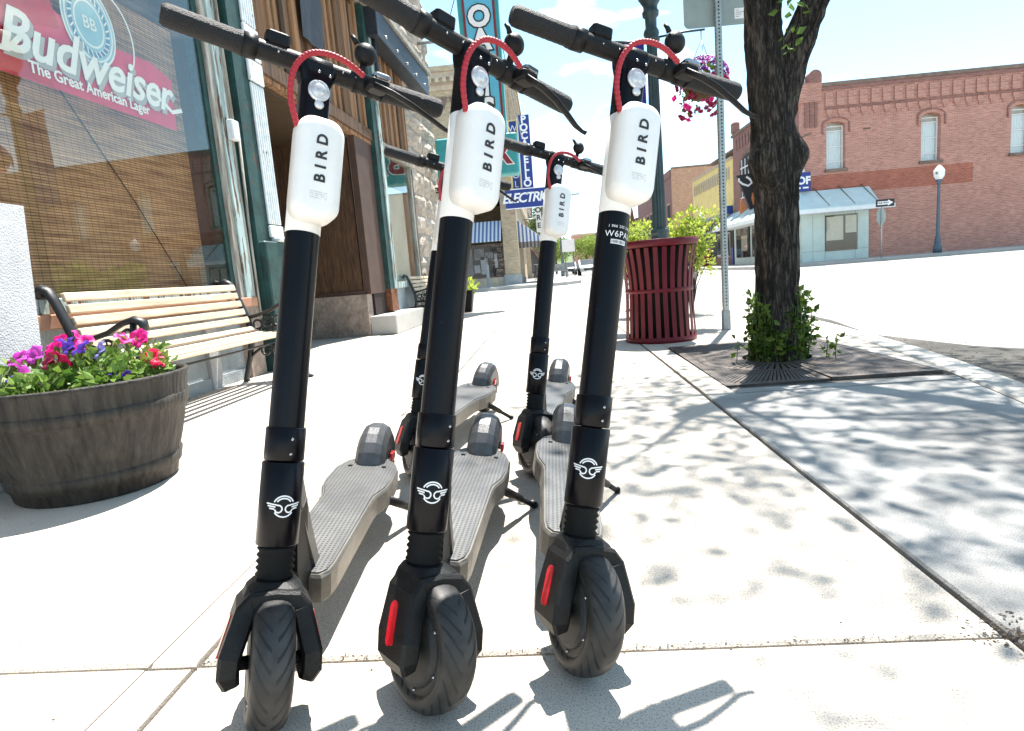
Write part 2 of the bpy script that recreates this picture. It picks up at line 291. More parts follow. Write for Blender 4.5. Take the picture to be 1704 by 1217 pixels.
# right column round the tree pit (grate 0.93..2.10 x 3.42..5.08)
GX0, GX1, GY0, GY1 = .93, 2.1, 3.42, 5.08
slab(rect(.774, GX0, 3.2, 5.4), 'walk'); slab([(GX0, 3.206), (kx(3.2)-.012, 3.206), (kx(3.3)-.012, 3.3), (1.9, 3.335), (1.6, 3.3), (GX0, 3.31)], 'walk_old')
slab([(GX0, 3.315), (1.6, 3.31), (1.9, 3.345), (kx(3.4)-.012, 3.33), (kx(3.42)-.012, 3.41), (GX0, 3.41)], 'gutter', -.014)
slab([(GX1+.012, 3.42), (kx(3.7)-.012, 3.7), (kx(4.3)-.012, 4.3), (kx(5.08)-.012, 5.08), (GX1+.012, 5.08)], 'walk'); slab([(GX0, 5.09), (kx(5.1)-.012, 5.09), (kx(5.39)-.012, 5.39), (GX0, 5.39)], 'walk')
slab(rect(-5.9, -3.0, 13.92, 14.6), 'walk'); slab([(-3.0, 13.75), (.6, 13.75), (0, 14.22), (-1.5, 14.53), (-3.0, 14.58)], 'walk')
# leaf litter, pebbles and bits in the joints
mat('litter', (.05, .033, .02), .9, var=.5, scale=50)
mb = MB()
def bit(x, y, z, r):
    a = random.random()*6; mb.add([(x+r*cos(a+k*1.57)*(1 if k % 2 else .5), y+r*sin(a+k*1.57)*(1 if k % 2 else .5), z+random.uniform(0, r*.5)) for k in range(4)]+[(x, y, z+r*.5)], [(0, 1, 4), (1, 2, 4), (2, 3, 4), (3, 0, 4)])
for i in range(420): bit(random.uniform(-.75, .8), 1.06+random.gauss(0, .011), random.uniform(-.006, .001), random.uniform(.001, .0042))
for i in range(160): bit(.77+random.gauss(0, .006), random.uniform(.9, 5), -.004, random.uniform(.0015, .005))
for i in range(120): bit(.79+random.gauss(0, .05), 1.06+random.gauss(0, .035), .001, random.uniform(.002, .0065))
for i in range(120): bit(random.uniform(-2.3, 2), random.uniform(.6, 6), .001, random.uniform(.0015, .0045))
for i in range(900):
    y = random.uniform(2, 9); bit(kx(y)+.22+abs(random.gauss(0, .3)), y, zr(y)+.006, random.uniform(.004, .014))
for i in range(140): bit(random.uniform(-2.75, -2.45), random.uniform(2.6, 5), .001, random.uniform(.004, .012))
mb.build('leaf_litter', 'litter', label='brown leaf bits and grit caught in the pavement joints and gutter', cat='litter', kind='stuff')
# far pavements
fl = MB().prism([(-60, 27.3), (-.6, 27.3), (.8, 27.9), (1.5, 29.2), (1.5, 400), (-60, 400)], -.3, .16).build('far_pavement', 'farwalk', kind='structure')
fr = MB().prism([(60, 27.0), (60, 400), (9.2, 400), (9.2, 29.0), (9.8, 27.7), (11, 27.0)], -.3, .16).build('corner_pavement', 'farwalk', kind='structure')

# ============================================================ LEFT STOREFRONT
mat('stucco', (.44, .45, .46), .95, var=.15, scale=5, bump=.5, bscale=130); mat('stucco_low', (.3, .34, .36), .95, var=.25, scale=3, bump=.6, bscale=50)
mat('teal_paint', (.012, .05, .046), .6, var=.5, scale=7, bump=.2, bscale=30, peel=((.1, .04, .02), 11, .64, (1, 1, .5))); mat('pale_teal', (.36, .47, .46), .75, var=.3, scale=8, bump=.35, stretch=(1, 1, .3), peel=((.13, .08, .05), 14, .54, (1.5, 1.5, .16)))
mat('wood_frame', (.3, .21, .14), .85, var=.55, scale=9, bump=.5, bscale=30, stretch=(3, 3, .35), col2=(.45, .47, .43)); mat('wood_board', (.055, .024, .011), .85, var=.6, scale=9, bump=.7, bscale=24, stretch=(4, 4, .22), rnd=.85, col2=(.4, .22, .11))
mat('plywood', (.06, .026, .012), .8, var=.5, scale=8, bump=.6, bscale=25, stretch=(3, 3, .4), col2=(.14, .072, .034)); mat('brown_paint', (.075, .042, .03), .6, var=.25, scale=5); mat('dark_red', (.014, .004, .003), .7, var=.4, scale=4)
mat('stone_base', (.3, .24, .2), .95, var=.35, scale=7, bump=.9, bscale=22); mat('stone', (.42, .36, .3), .95, var=.35, scale=5, bump=.9, bscale=18, rnd=.25); mat('mortar', (.3, .27, .24), .95, var=.2)
mat('ceiling_tan', (.06, .038, .018), .8, var=.15); mat('steel_blue', (.03, .04, .055), .45, .3, var=.3); mat('tarp', (.03, .032, .036), .55, var=.3, scale=4, bump=.5, bscale=9); mat('rust', (.16, .06, .025), .9, var=.5, scale=18, bump=.5)
mat('interior', (.05, .045, .04), .9); mat('pale_interior', (.6, .68, .66), .8, var=.15, scale=2); mat('sill_wood', (.42, .22, .14), .8, var=.3, scale=6, stretch=(1, .3, 1)); mat('white_flake', (.62, .68, .7), .75, var=.18, scale=12, bump=.3, peel=((.16, .12, .09), 16, .66, (1, 1, .4)))
glass('shop_glass', (.96, .97, .94), 1.3)
def blindmat():
    mt, n, l, p = nodes('bamboo'); t = n.new('ShaderNodeTexCoord'); s = n.new('ShaderNodeSeparateXYZ'); l.new(t.outputs['Object'], s.inputs[0])
    f = mathn(n, l, 'FRACT', mathn(n, l, 'DIVIDE', s.outputs[2], .016)); g = mathn(n, l, 'FRACT', mathn(n, l, 'DIVIDE', s.outputs[1], .055))
    mpn = n.new('ShaderNodeMapping'); mpn.inputs['Scale'].default_value = (1, .6, 14); l.new(t.outputs['Object'], mpn.inputs[0]); nt = n.new('ShaderNodeTexNoise'); nt.inputs['Scale'].default_value = 5; nt.inputs['Detail'].default_value = 8; l.new(mpn.outputs[0], nt.inputs['Vector'])
    rr = n.new('ShaderNodeValToRGB'); rr.color_ramp.elements[0].position = .3; rr.color_ramp.elements[0].color = (.2, .09, .036, 1); rr.color_ramp.elements[1].position = .7; rr.color_ramp.elements[1].color = (.62, .37, .19, 1); l.new(nt.outputs['Fac'], rr.inputs[0])
    k = mathn(n, l, 'MINIMUM', mathn(n, l, 'GREATER_THAN', f, .3), mathn(n, l, 'GREATER_THAN', g, .07)); k = mathn(n, l, 'MULTIPLY_ADD', k, .75, .25)
    hs = n.new('ShaderNodeHueSaturation'); l.new(rr.outputs[0], hs.inputs['Color']); l.new(k, hs.inputs['Value']); l.new(hs.outputs[0], p.inputs['Base Color']); p.inputs['Roughness'].default_value = .7; MATS['bamboo'] = mt
blindmat()
WA = R(2.4)
SF = empty('storefront_building', (-2.839, .004, 0), -WA, label='weathered old storefront with teal pilasters, wood boards and big beer banner window', cat='building')
def sf(x, s, z): return SF.matrix_basis @ V((x, s, z))
# lower wall, sill, window
B('lower_wall', 'stucco_low', SF, (-.3, 1.2, 0), (0, 5.3, .6)); B('wall_strip', 'stucco', SF, (.002, 4.52, .0), (.03, 4.66, .6)); B('lower_rail', 'stucco_low', SF, (.0, 1.2, .0), (.02, 5.3, .09))
B('window_sill', 'sill_wood', SF, (-.2, 1.2, .6), (.07, 5.28, .68), ch=.006)
wf = B('window_frame', 'pale_teal', SF, (-.07, 1.2, .68), (.03, 5.0, .765), ch=.005)
B('pane', 'shop_glass', SF, (-.004, 1.2, .765), (.002, 5.0, 4.2)); B('blind', 'bamboo', SF, (-.17, 1.2, .72), (-.155, 4.93, 2.75))
B('curtain_rail', 'interior', SF, (-.18, 1.2, 2.75), (-.14, 4.93, 2.8)); B('back_room', 'interior', SF, (-2.4, 1.2, 0), (-2.3, 5.1, 4.4)); B('room_side', 'interior', SF, (-2.3, 5.02, .6), (-.08, 5.08, 4.4))
cr = MB().tube([(-.15, 3.7, 2.02), (-.14, 4.2, 1.4), (-.13, 4.62, .8)], .004, 5).build('blind_cord', 'black_rubber', SF)
# blue edge board between glass and weathered frame, weathered timber frame
B('frame_edge', 'teal_paint', SF, (-.09, 5.0, .68), (.012, 5.06, 4.4)); 
for k, (a, b, x, mt) in enumerate(((5.06, 5.13, .045, 'wood_frame'), (5.13, 5.24, .06, 'pale_teal'), (5.24, 5.3, .05, 'wood_frame'), (5.3, 5.36, .03, 'teal_paint'))):
    B('frame_board', mt, SF, (-.2, a+.002, .6 if k < 3 else .0), (x, b-.002, 4.4), ch=.004)
B('frame_foot', 'stone_base', SF, (-.2, 5.06, 0), (.055, 5.3, .6))
# pilaster with white fluted face
pl = B('pilaster', 'teal_paint', SF, (-.25, 5.362, 0), (.1, 5.84, 4.6)); B('pilaster_plinth', 'teal_paint', SF, (-.2, 5.38, 0), (.16, 5.86, 1.16), ch=.012)
B('plinth_cap', 'white_flake', SF, (-.05, 5.62, 1.16), (.18, 5.88, 1.2), ch=.01); B('plinth_face', 'white_flake', SF, (.161, 5.7, .16), (.172, 5.85, 1.1))
for k in range(6): B('flute', 'white_flake', SF, (.1, 5.585+k*.04, 1.32), (.122, 5.612+k*.04, 2.55), ch=.006)
for k in range(6): B('flute', 'white_flake', SF, (.1, 5.585+k*.04, 3.05), (.122, 5.612+k*.04, 4.5), ch=.006)
for z0, z1 in ((1.2, 1.31), (2.56, 2.75), (2.76, 3.04)): B('flute_block', 'white_flake', SF, (.1, 5.575, z0), (.128, 5.83, z1), ch=.008)
MB().lathe([(.001, .0), (.02, .0), (.02, .01), (.001, .012)], 10, T=M.Translation((.172, 5.79, .97)) @ M.Rotation(pi/2, 4, 'Y')).build('rosette', 'black_paint', SF)
jb = B('junction_box', 'white_flake', SF, (.061, 5.17, 1.98), (.12, 5.28, 2.14), ch=.008); MB().tube([(.09, 5.3, 2.0), (.06, 5.32, 1.2), (.05, 5.33, .4)], .012, 6).build('conduit', 'wood_frame', SF); MB().tube([(.09, 5.24, 2.14), (.07, 5.26, 3), (.07, 5.28, 4.4)], .012, 6).build('conduit', 'wood_frame', SF)
# entrance recess
B('recess_back', 'dark_red', SF, (-1.45, 5.84, 0), (-1.35, 8.5, 2.75)); B('recess_ceiling', 'ceiling_tan', SF, (-1.35, 5.84, 2.66), (-.05, 8.5, 2.74)); B('recess_side', 'dark_red', SF, (-1.35, 5.8, 0), (-.26, 5.86, 2.66)); B('recess_floor', 'walk', SF, (-1.35, 5.86, -.1), (-.02, 8.45, .006))
dr = B('door', 'dark_red', SF, (-1.348, 6.2, .02), (-1.3, 7.2, 2.2), ch=.004); B('door_panel', 'brown_paint', dr, (-1.3, 6.35, .3), (-1.29, 7.05, .9)); B('door_glass', 'interior', dr, (-1.3, 6.35, 1.05), (-1.29, 7.05, 2.05))
lp = MB().lathe([(.001, 0), (.06, 0), (.075, .03), (.07, .08), (.03, .1), (.001, .1)], 16, T=M.Translation((-.45, 6.5, 2.55))).build('ceiling_lamp', 'clear_lens', SF); MB().lathe([(.03, .1), (.06, .108), (.06, .112)], 12, T=M.Translation((-.45, 6.5, 2.55))).build('lamp_mount', 'brown_paint', lp)
B('side_board', 'plywood', SF, (-1.34, 8.42, .62), (-.06, 8.46, 2.66)); B('side_trim', 'brown_paint', SF, (-1.34, 8.40, .58), (-.06, 8.47, .63)); B('side_stone', 'stone_base', SF, (-1.34, 8.38, .0), (-.02, 8.6, .58)); B('board_edge', 'black_plastic', SF, (-.075, 8.415, .63), (-.06, 8.42, 2.66))
B('post', 'brown_paint', SF, (-.4, 8.47, .58), (.02, 9.16, 2.7), ch=.004); B('post_foot', 'dark_red', SF, (-.4, 8.62, .28), (.01, 9.16, .58)); B('pilaster', 'teal_paint', SF, (-.25, 9.17, .3), (.09, 9.5, 4.6)); B('pilaster_foot', 'rust', SF, (-.25, 9.168, .29), (.094, 9.49, .62)); B('pilaster_face', 'pale_teal', SF, (.092, 9.36, .62), (.11, 9.49, 4.5))
concrete('block_c', (.5, .49, .46), .3, .2); B('plinth_block', 'block_c', SF, (-.3, 8.45, 0), (.34, 10.1, .27), ch=.01)
# header beam and vertical boards above the entrance
B('header_beam', 'wood_board', SF, (-.3, 5.842, 2.745), (.06, 9.168, 2.9), ch=.008); B('header_shadow_board', 'wood_board', SF, (-.3, 5.842, 2.7), (.03, 9.168, 2.745))
bmesh1 = MB().box((-.02, -.5, 0), (.02, .5, 1), ch=.012).mesh('board', 'wood_board')
s = 5.86
while s < 9.16:
    w = random.uniform(.07, .13); w = min(w, 9.165-s); inst('board', bmesh1, SF, (random.uniform(-.03, .02), s+w/2, 2.9+random.uniform(0, .01)), (0, 0, 0), (1, w*.95, random.uniform(1.6, 1.75))); s += w
s = 9.52
while s < 11.4:
    w = min(random.uniform(.08, .14), 11.42-s); inst('board', bmesh1, SF, (random.uniform(-.06, 0), s+w/2, 2.86), (0, 0, 0), (1, w*.95, 1.5)); s += w
tp = MB().loft([[(.075+.012*sin(k*2.2), 7.0+k*.12, 3.42), (.075+.015*sin(k*1.3+1), 7.02+k*.12, 3.9), (.07, 7.0+k*.12, 4.5)] for k in range(6)], closed=False); tp.build('black_tarp', 'tarp', SF)
B('board_backing', 'interior', SF, (-.32, 5.85, 2.9), (-.06, 11.42, 4.4)); B('cross_beam', 'wood_frame', SF, (-.1, 9.5, 2.72), (.05, 11.42, 2.86), ch=.006)
# second window
B('window_frame', 'wood_frame', SF, (-.1, 9.5, .62), (.03, 9.66, 2.72), ch=.004); B('window_frame', 'wood_frame', SF, (-.1, 11.28, .0), (.03, 11.44, 2.72), ch=.004); B('window_sill', 'pale_teal', SF, (-.1, 9.66, .62), (.06, 11.28, .72)); B('lower_wall', 'stucco_low', SF, (-.12, 9.5, .27), (.0, 11.28, .62))
B('pane', 'shop_glass', SF, (-.02, 9.66, .72), (-.014, 11.28, 2.72)); B('backing_sheet', 'pale_interior', SF, (-.07, 9.66, .72), (-.06, 10.95, 2.25)); B('back_room', 'teal_paint', SF, (-.8, 9.5, .3), (-.75, 11.4, 2.8)); B('inner_screen', 'teal_paint', SF, (-.3, 9.66, 2.3), (-.28, 11.28, 2.7))
# steel canopy beam on a hanger
bm = B('canopy_beam', 'steel_blue', SF, (.02, 9.3, 4.22), (.26, 12.5, 4.62), ch=.01); MB().tube([(.14, 9.45, 4.22), (.15, 9.47, 3.7), (.13, 9.5, 3.5)], .03, 6).build('hanger', 'steel_blue', SF)
for k in range(5): MB().ball((.265, 9.7+k*.6, 4.32), .025, 8).build('bolt', 'chrome', bm)
B('beam_flange', 'wood_frame', SF, (0, 5.84, 4.62), (.3, 12.6, 4.7))
# stone blocks
B('stone_core', 'mortar', SF, (-.5, 11.45, 0), (-.03, 13.8, 7.5)); B('stone_core', 'mortar', SF, (-.5, 5.3, 4.7), (-.03, 11.45, 7.5))
def rough_block(seed):
    random.seed(seed); mb = MB(); n = 4; g = [[None]*(n+1) for _ in range(n+1)]; vs = []; fs = []
    for i in range(n+1):
        for j in range(n+1):
            e = i in (0, n) or j in (0, n); vs.append((random.uniform(-.008, .008) if e else .03+random.uniform(0, .05), (i/n-.5)*(.985), j/n*.985+.007)); 
    for i in range(n):
        for j in range(n): a = i*(n+1)+j; fs.append((a, a+n+1, a+n+2, a+1))
    b = len(vs); ring = [0, n*(n+1), n*(n+1)+n, n]
    for q in ring: vs.append((-.06, vs[q][1], vs[q][2]))
    edges = [[i*(n+1) for i in range(n+1)], [n*(n+1)+j for j in range(n+1)], [i*(n+1)+n for i in range(n, -1, -1)], [j for j in range(n, -1, -1)]]
    for k, e in enumerate(edges): fs.append((b+k, b+(k+1) % 4, *reversed(e)))
    return MB().add(vs, fs).mesh('stone_block', 'stone')
SB = [rough_block(i) for i in range(6)]; random.seed(21)
z = 0
while z < 7.3:
    h = random.uniform(.3, .46); s = 11.46 if z < 4.6 else 5.9
    while s < 13.78:
        w = min(random.uniform(.4, .8), 13.8-s)
        if 13.8-s-w < .2: w = 13.8-s
        inst('stone_block', random.choice(SB), SF, (-.03, s+w/2, z), (0, 0, 0), (1, w*.975, h*.96)); s += w
    zz = z; z += h
    # return face at the street corner
    q = 0
    while q < 1.6:
        w = random.uniform(.4, .7); inst('stone_block', random.choice(SB), SF, (-.04-q-w/2, 13.8, zz), (0, 0, pi/2), (1, w*.97, h*.96)); q += w
B('body', 'mortar', SF, (-12, 5, 4.4), (-.5, 13.75, 7.4)); B('body', 'mortar', SF, (-12, 8.6, 0), (-1.5, 13.7, 4.4)); B('body', 'mortar', SF, (-12, -2, 0), (-2.4, 8.6, 7.4)); B('upper_wall', 'mortar', SF, (-.4, -2, 4.2), (.0, 5.85, 7.4)); B('downpipe', 'steel_blue', SF, (.0, 11.35, .3), (.03, 11.43, 2.7))
# stucco wing wall in front of the window
ST = MB().loft([[(-3.1, -1.5, 0), (-2.22, -1.5, 0), (-2.22, 2.38, 0), (-3.1, 2.38, 0)], [(-3.1, -1.5, .42), (-2.22, -1.5, .42), (-2.22, 2.53, .42), (-3.1, 2.53, .42)], [(-3.1, -1.5, 1.17), (-2.3, -1.5, 1.17), (-2.3, 2.68, 1.17), (-3.1, 2.68, 1.17)]])
ST.build('wing_wall', 'stucco', label='rough pale stucco wing wall behind the barrel planter at the left edge', cat='wall')
# beer banner on the inside of the pane
mat('banner_pink', (.62, .03, .09), .5, var=.15, scale=5); mat('banner_red', (.5, .012, .03), .5, var=.2, scale=5); mat('crest_blue', (.3, .52, .62), .5, var=.15); mat('crest_navy', (.1, .22, .36), .5, var=.2)
BN = empty('beer_banner', tuple(sf(0, 3.8, 1.94)), -WA, label='red beer banner with white script and round blue crest in the window', cat='banner')
def bl(pts, x, name, mt, parent=BN): return MB().loft([[(x, a, b) for a, b in pts], [(x-.003, a, b) for a, b in pts]]).build(name, mt, parent)
bl([(-.95, .0), (.82, .0), (.84, .36), (.62, .42), (.3, .4), (-.05, .4), (-.2, .46), (-.45, .44), (-.62, .5), (-.95, .5)], -.02, 'cloth', 'banner_pink'); bl([(-.95, .01), (-.28, .01), (-.34, .2), (-.95, .2)], -.016, 'ribbon', 'banner_red'); bl([(-.95, .38), (-.4, .3), (-.16, .36), (-.2, .5), (-.5, .52), (-.95, .56)], -.017, 'ribbon', 'banner_red')
mb = MB(); UY, UZ = (0, 1, 0), (0, 0, 1)
plane_text(mb, 'Budweiser', .33, (-.008, .08, .22), UY, UZ, bold=.006, shear=.35, ext=.001, spacing=.98); mb.build('script_lettering', 'print_white', BN)
mb = MB(); plane_text(mb, 'Budweiser', .33, (-.0125, .1, .2), UY, UZ, bold=.012, shear=.35, ext=.001, spacing=.98); mb.build('script_shadow', 'print_grey', BN)
mb = MB(); plane_text(mb, 'The Great American Lager', .088, (-.008, .04, .068), UY, UZ, bold=.002, ext=.001); mb.build('lettering', 'print_white', BN)
mb = MB()
for k in range(-1, 2, 2):
    vs, fs = stroke([(-.95, .17), (-.8, .1), (-.55, .12), (-.45, .22)] if k < 0 else [(.62, .2), (.78, .12), (.9, .16)], .03); mb.add([(-.008, a, b) for a, b in vs], fs)
mb.build('flourish', 'print_white', BN)
crest = bl([(.08+.21*cos(a*pi/20), .47+.24*sin(a*pi/20)) for a in range(40)], -.0145, 'crest', 'crest_blue'); mb = MB()
for r_ in (.21, .185, .115):
    vs, fs = stroke(arc((.08, .47), r_, 0, 360, 40, r_*1.14), .012); mb.add([(-.0135, a, b) for a, b in vs], fs)
for k in range(26):
    a = k*2*pi/26; vs, fs = stroke([(.08+.135*cos(a), .47+.155*sin(a)), (.08+.165*cos(a+.1), .47+.19*sin(a+.1))], .01); mb.add([(-.0135, p, q) for p, q in vs], fs)
plane_text(mb, 'BB', .1, (-.0125, .08, .47), UY, UZ, bold=.001); mb.build('crest_lines', 'print_white', crest); mb = MB()
vs, fs = stroke(arc((.08, .47), .15, 0, 360, 40, .175), .03); mb.add([(-.0142, a, b) for a, b in vs], fs); mb.build('crest_band', 'crest_navy', crest)
vs, fs = stroke(arc((.24, .46), .22, -70, 115, 30, .26), .014); MB().add([(-.0125, a, b) for a, b in vs], fs).build('crest_outline', 'print_white', crest)

# ============================================================ SCOOTERS
TH, OFF = .22372, .0362
AX = V((0, -.044, .0955))                      # front axle in the steering frame
RT = .106
def ringx(c, prof, seg=40):                    # lathe about the x axis: prof of (r, x)
    return [[(c[0]+x, c[1]+r*cos(2*pi*a/seg), c[2]+r*sin(2*pi*a/seg)) for a in range(seg)] for r, x in prof]
mat('hub_grey', (.03, .03, .029), .5, var=.35, scale=30, spec=.3)
def wheel_meshes():
    pr = []
    for k in range(17):
        a = -pi*.62+k*pi*1.24/16; x = .0325*math.copysign(abs(sin(a))**.8, sin(a)) if abs(a) <= pi/2 else .0325*math.copysign(1-(abs(a)-pi/2)*.9, a); r = .078+.028*max(0, cos(a))**.75 if abs(a) < pi/2 else .078-.006*(abs(a)-pi/2)/.38
        pr.append((r, x))
    ty = MB().loft(ringx((0, 0, 0), pr, 48), sm=True).mesh('tyre', 'tyre')
    hb = MB().loft(ringx((0, 0, 0), [(.004, -.033), (.054, -.032), (.06, -.029), (.063, -.026), (.069, -.0265), (.075, -.025), (.08, -.016), (.08, .016), (.075, .025), (.069, .0265), (.063, .026), (.06, .029), (.054, .032), (.004, .033)], 36)).mesh('hub', 'hub_grey')
    bo = MB()
    for k in range(6):
        a = k*pi/3+.4
        for sx in (-1, 1): bo.ball((sx*.0265, .066*cos(a), .066*sin(a)), .0035, 6)
    return ty, hb, bo.mesh('hub_bolts', 'chrome')
TY, HB, HBOLT = wheel_meshes()
E1 = {}
def smesh(name, mb, mt): E1[name] = mb.mesh(name, mt); return E1[name]
def cap_profile(r, z0, z1, c=.002): return [(r-c, z0), (r, z0+c), (r, z1-c), (r-c, z1)]
smesh('lower_sleeve', MB().lathe(cap_profile(.0355, .275, .4175), 40), 'black_paint'); smesh('collar', MB().lathe(cap_profile(.0338, .419, .477), 40), 'black_paint')
smesh('stem', MB().lathe([(.03, .47), (.03, .823)], 40, caps=False), 'black_paint'); smesh('white_tube', MB().lathe(cap_profile(.0308, .823, 1.015, .0015), 40), 'white_shell')
smesh('bellows', MB().lathe([(.0275+.0045*(.5+.5*cos(k*pi)), .203+k*.0055) for k in range(14)], 32), 'black_rubber')
def rr(w, d, r, z, n=5, cy=0, cx=0):
    o = []
    for sx, sy, a0 in ((1, 1, 0), (-1, 1, 90), (-1, -1, 180), (1, -1, 270)):
        for i in range(n+1): a = R(a0+90*i/n); o.append((cx+sx*(w/2-r)+r*cos(a), cy+sy*(d/2-r)+r*sin(a), z))
    return o
smesh('upper_neck', MB().loft([rr(.054, .05, .016, z, cy=0) for z in (.99, 1.1)]+[rr(.064, .05, .014, 1.118), rr(.07, .046, .012, 1.135)], sm=False), 'black_paint')
def fl2(r_, y): return [(x, y, z) for x, z, _ in r_]
def batt():
    rings = []
    for y, ins in ((-.018, 0), (-.052, 0), (-.061, .004), (-.066, .01), (-.068, .018)):
        rings.append([(x+.006, y, z) for x, z, _ in rr(.083-2*ins, .186-2*ins, .03-ins*.8, 0, 7, cy=.931)])
    return MB().loft(list(reversed(rings)), sm=True)
smesh('battery_pack', batt(), 'white_shell')
def lettering():
    mb = MB(); vs, fs = text('BIRD', .0262, bold=.0007, ext=.0006, spacing=1.75); return mb.add([(.006-y, -.0687-z, .945+x) for x, y, z in vs], fs)
smesh('lettering', lettering(), 'print_black')
def small_print():
    mb = MB(); random.seed(3)
    for j in range(4):
        for i in range(14):
            if random.random() < .85: x = -.009+i*.0021; z = .884-j*.0036; mb.add([(x, -.0686, z), (x+.0013, -.0686, z), (x+.0013, -.0686, z+.0013), (x, -.0686, z+.0013)], [(0, 1, 2, 3)])
    return mb
smesh('small_print', small_print(), 'print_grey')
def emblem():
    mb = MB(); wr = wrapper(.0359); parts = [arc((0, 0), .0175, 25, 155, 16), arc((0, 0), .0135, 35, 145, 14), arc((0, 0), .0175, 215, 325, 12)]
    for sx in (1, -1):
        parts += [[(sx*.029, .0052), (sx*.012, .0026), *[(sx*(.0085+.006*cos(R(a))), -.0042+.0062*sin(R(a))) for a in (80, 110, 150, 190, 230, 270, 310, 350)]], [(sx*.027, .0012), (sx*.0135, -.001)], [(sx*.024, -.003), (sx*.015, -.0045)]]
    for p in parts:
        q = []
        for a, b in zip(p, p[1:]): q += [(a[0]+(b[0]-a[0])*k/3, a[1]+(b[1]-a[1])*k/3) for k in range(3)]
        vs, fs = stroke(q+[p[-1]], .0024); mb.add([wr(x, .344+y, .0) for x, y in vs], fs)
    return mb
smesh('emblem', emblem(), 'print_white')
def bolts(spec):
    mb = MB()
    for p, r_ in spec: mb.ball(p, r_, 8)
    return mb
smesh('collar_bolts', bolts([((.004, -.0335, .457), .003), ((.003, -.0335, .432), .003)]), 'chrome')
smesh('handlebar', MB().tube([(-.135, 0, 1.137), (-.1, 0, 1.137), (.1, 0, 1.137), (.135, 0, 1.137)], .0172, 20).tube([(-.022, 0, 1.137), (.026, 0, 1.137)], .0192, 20), 'black_plastic')
def grip(sx):
    pts = [(sx*(.128+k*.0062), -.0006*k*.5, 1.137) for k in range(21)]; return MB().tube(pts, [.0205, .0205]+[.0188+.0004*(k % 2) for k in range(17)]+[.0185, .0145], 20)
smesh('grip_left', grip(-1), 'grip_rub') if 'grip_rub' in MATS else None
mat('grip_rub', (.006, .006, .0065), .6, var=.3, bump=.5, bscale=500); smesh('grip_left', grip(-1), 'grip_rub'); smesh('grip_right', grip(1), 'grip_rub')
smesh('throttle_ring', MB().tube([(-.128, 0, 1.137), (-.104, 0, 1.137)], .0212, 20), 'black_plastic'); smesh('display', MB().box((-.092, -.013, 1.15), (-.05, .014, 1.176), ch=.004), 'black_plastic')
smesh('bar_bolts', bolts([((-.07, -.0165, 1.135), .0022), ((-.035, -.0168, 1.135), .0022), ((.045, -.0165, 1.137), .002), ((.07, -.0165, 1.137), .002), ((.0, -.0255, 1.119), .0032), ((.02, -.025, 1.117), .0032)]), 'chrome')
smesh('brake_clamp', MB().tube([(.103, 0, 1.137), (.122, 0, 1.137)], .0208, 16).box((.088, -.046, 1.116), (.128, -.012, 1.138), ch=.005), 'black_plastic'); smesh('clamp_bracket', MB().box((.096, -.044, 1.136), (.13, -.006, 1.15), ch=.004), 'chrome')
smesh('brake_lever', MB().tube([(.1, -.04, 1.122), (.13, -.054, 1.11), (.165, -.056, 1.1), (.21, -.048, 1.09), (.245, -.04, 1.082), (.262, -.043, 1.076), (.27, -.047, 1.074)], [.009, .009, .0085, .0075, .007, .0055, .0065], 10, flat=.6), 'black_plastic')
smesh('bell', MB().tube([(.083, -.006, 1.15), (.085, -.01, 1.175)], .007, 8).ball((.086, -.012, 1.19), .0215, 16, sq=(1, .85, 1)).tube([(.066, -.02, 1.2), (.06, -.022, 1.206), (.056, -.018, 1.214)], [.006, .005, .004], 6).tube([(.07, 0, 1.137), (.1, 0, 1.137)], .0195, 16), 'black_plastic')
def hose():
    ctrl = [V(p) for p in ((-.028, -.04, .985), (-.034, -.044, 1.0), (-.05, -.05, 1.045), (-.05, -.058, 1.09), (-.031, -.064, 1.122), (.0, -.066, 1.134), (.036, -.062, 1.134), (.075, -.05, 1.126), (.094, -.042, 1.124))]
    pts = []
    for i in range(1, len(ctrl)-2):
        for k in range(22):
            t = k/22; a, b, c, d = ctrl[i-1:i+3]; pts.append(.5*((2*b)+(c-a)*t+(2*a-5*b+4*c-d)*t*t+(3*b-a-3*c+d)*t**3))
    return MB().tube(pts, [.0055 if k % 4 < 2 else .0048 for k in range(len(pts))], 10)
smesh('red_hose', hose(), 'red_hose')
def lens():
    T = M.Translation((.002, -.0255, 1.083)) @ M.Rotation(pi/2, 4, 'X'); mb = MB()
    mb.lathe([(.0195, 0), (.0195, .003), (.0165, .0055), (.014, .004), (.012, .006), (.006, .008), (.001, .008)], 24, T=T); mb.lathe([(.0085, 0), (.0085, .0035), (.006, .0055), (.001, .006)], 16, T=M.Translation((.004, -.0255, 1.058)) @ M.Rotation(pi/2, 4, 'X')); return mb
smesh('headlight', lens(), 'clear_lens')
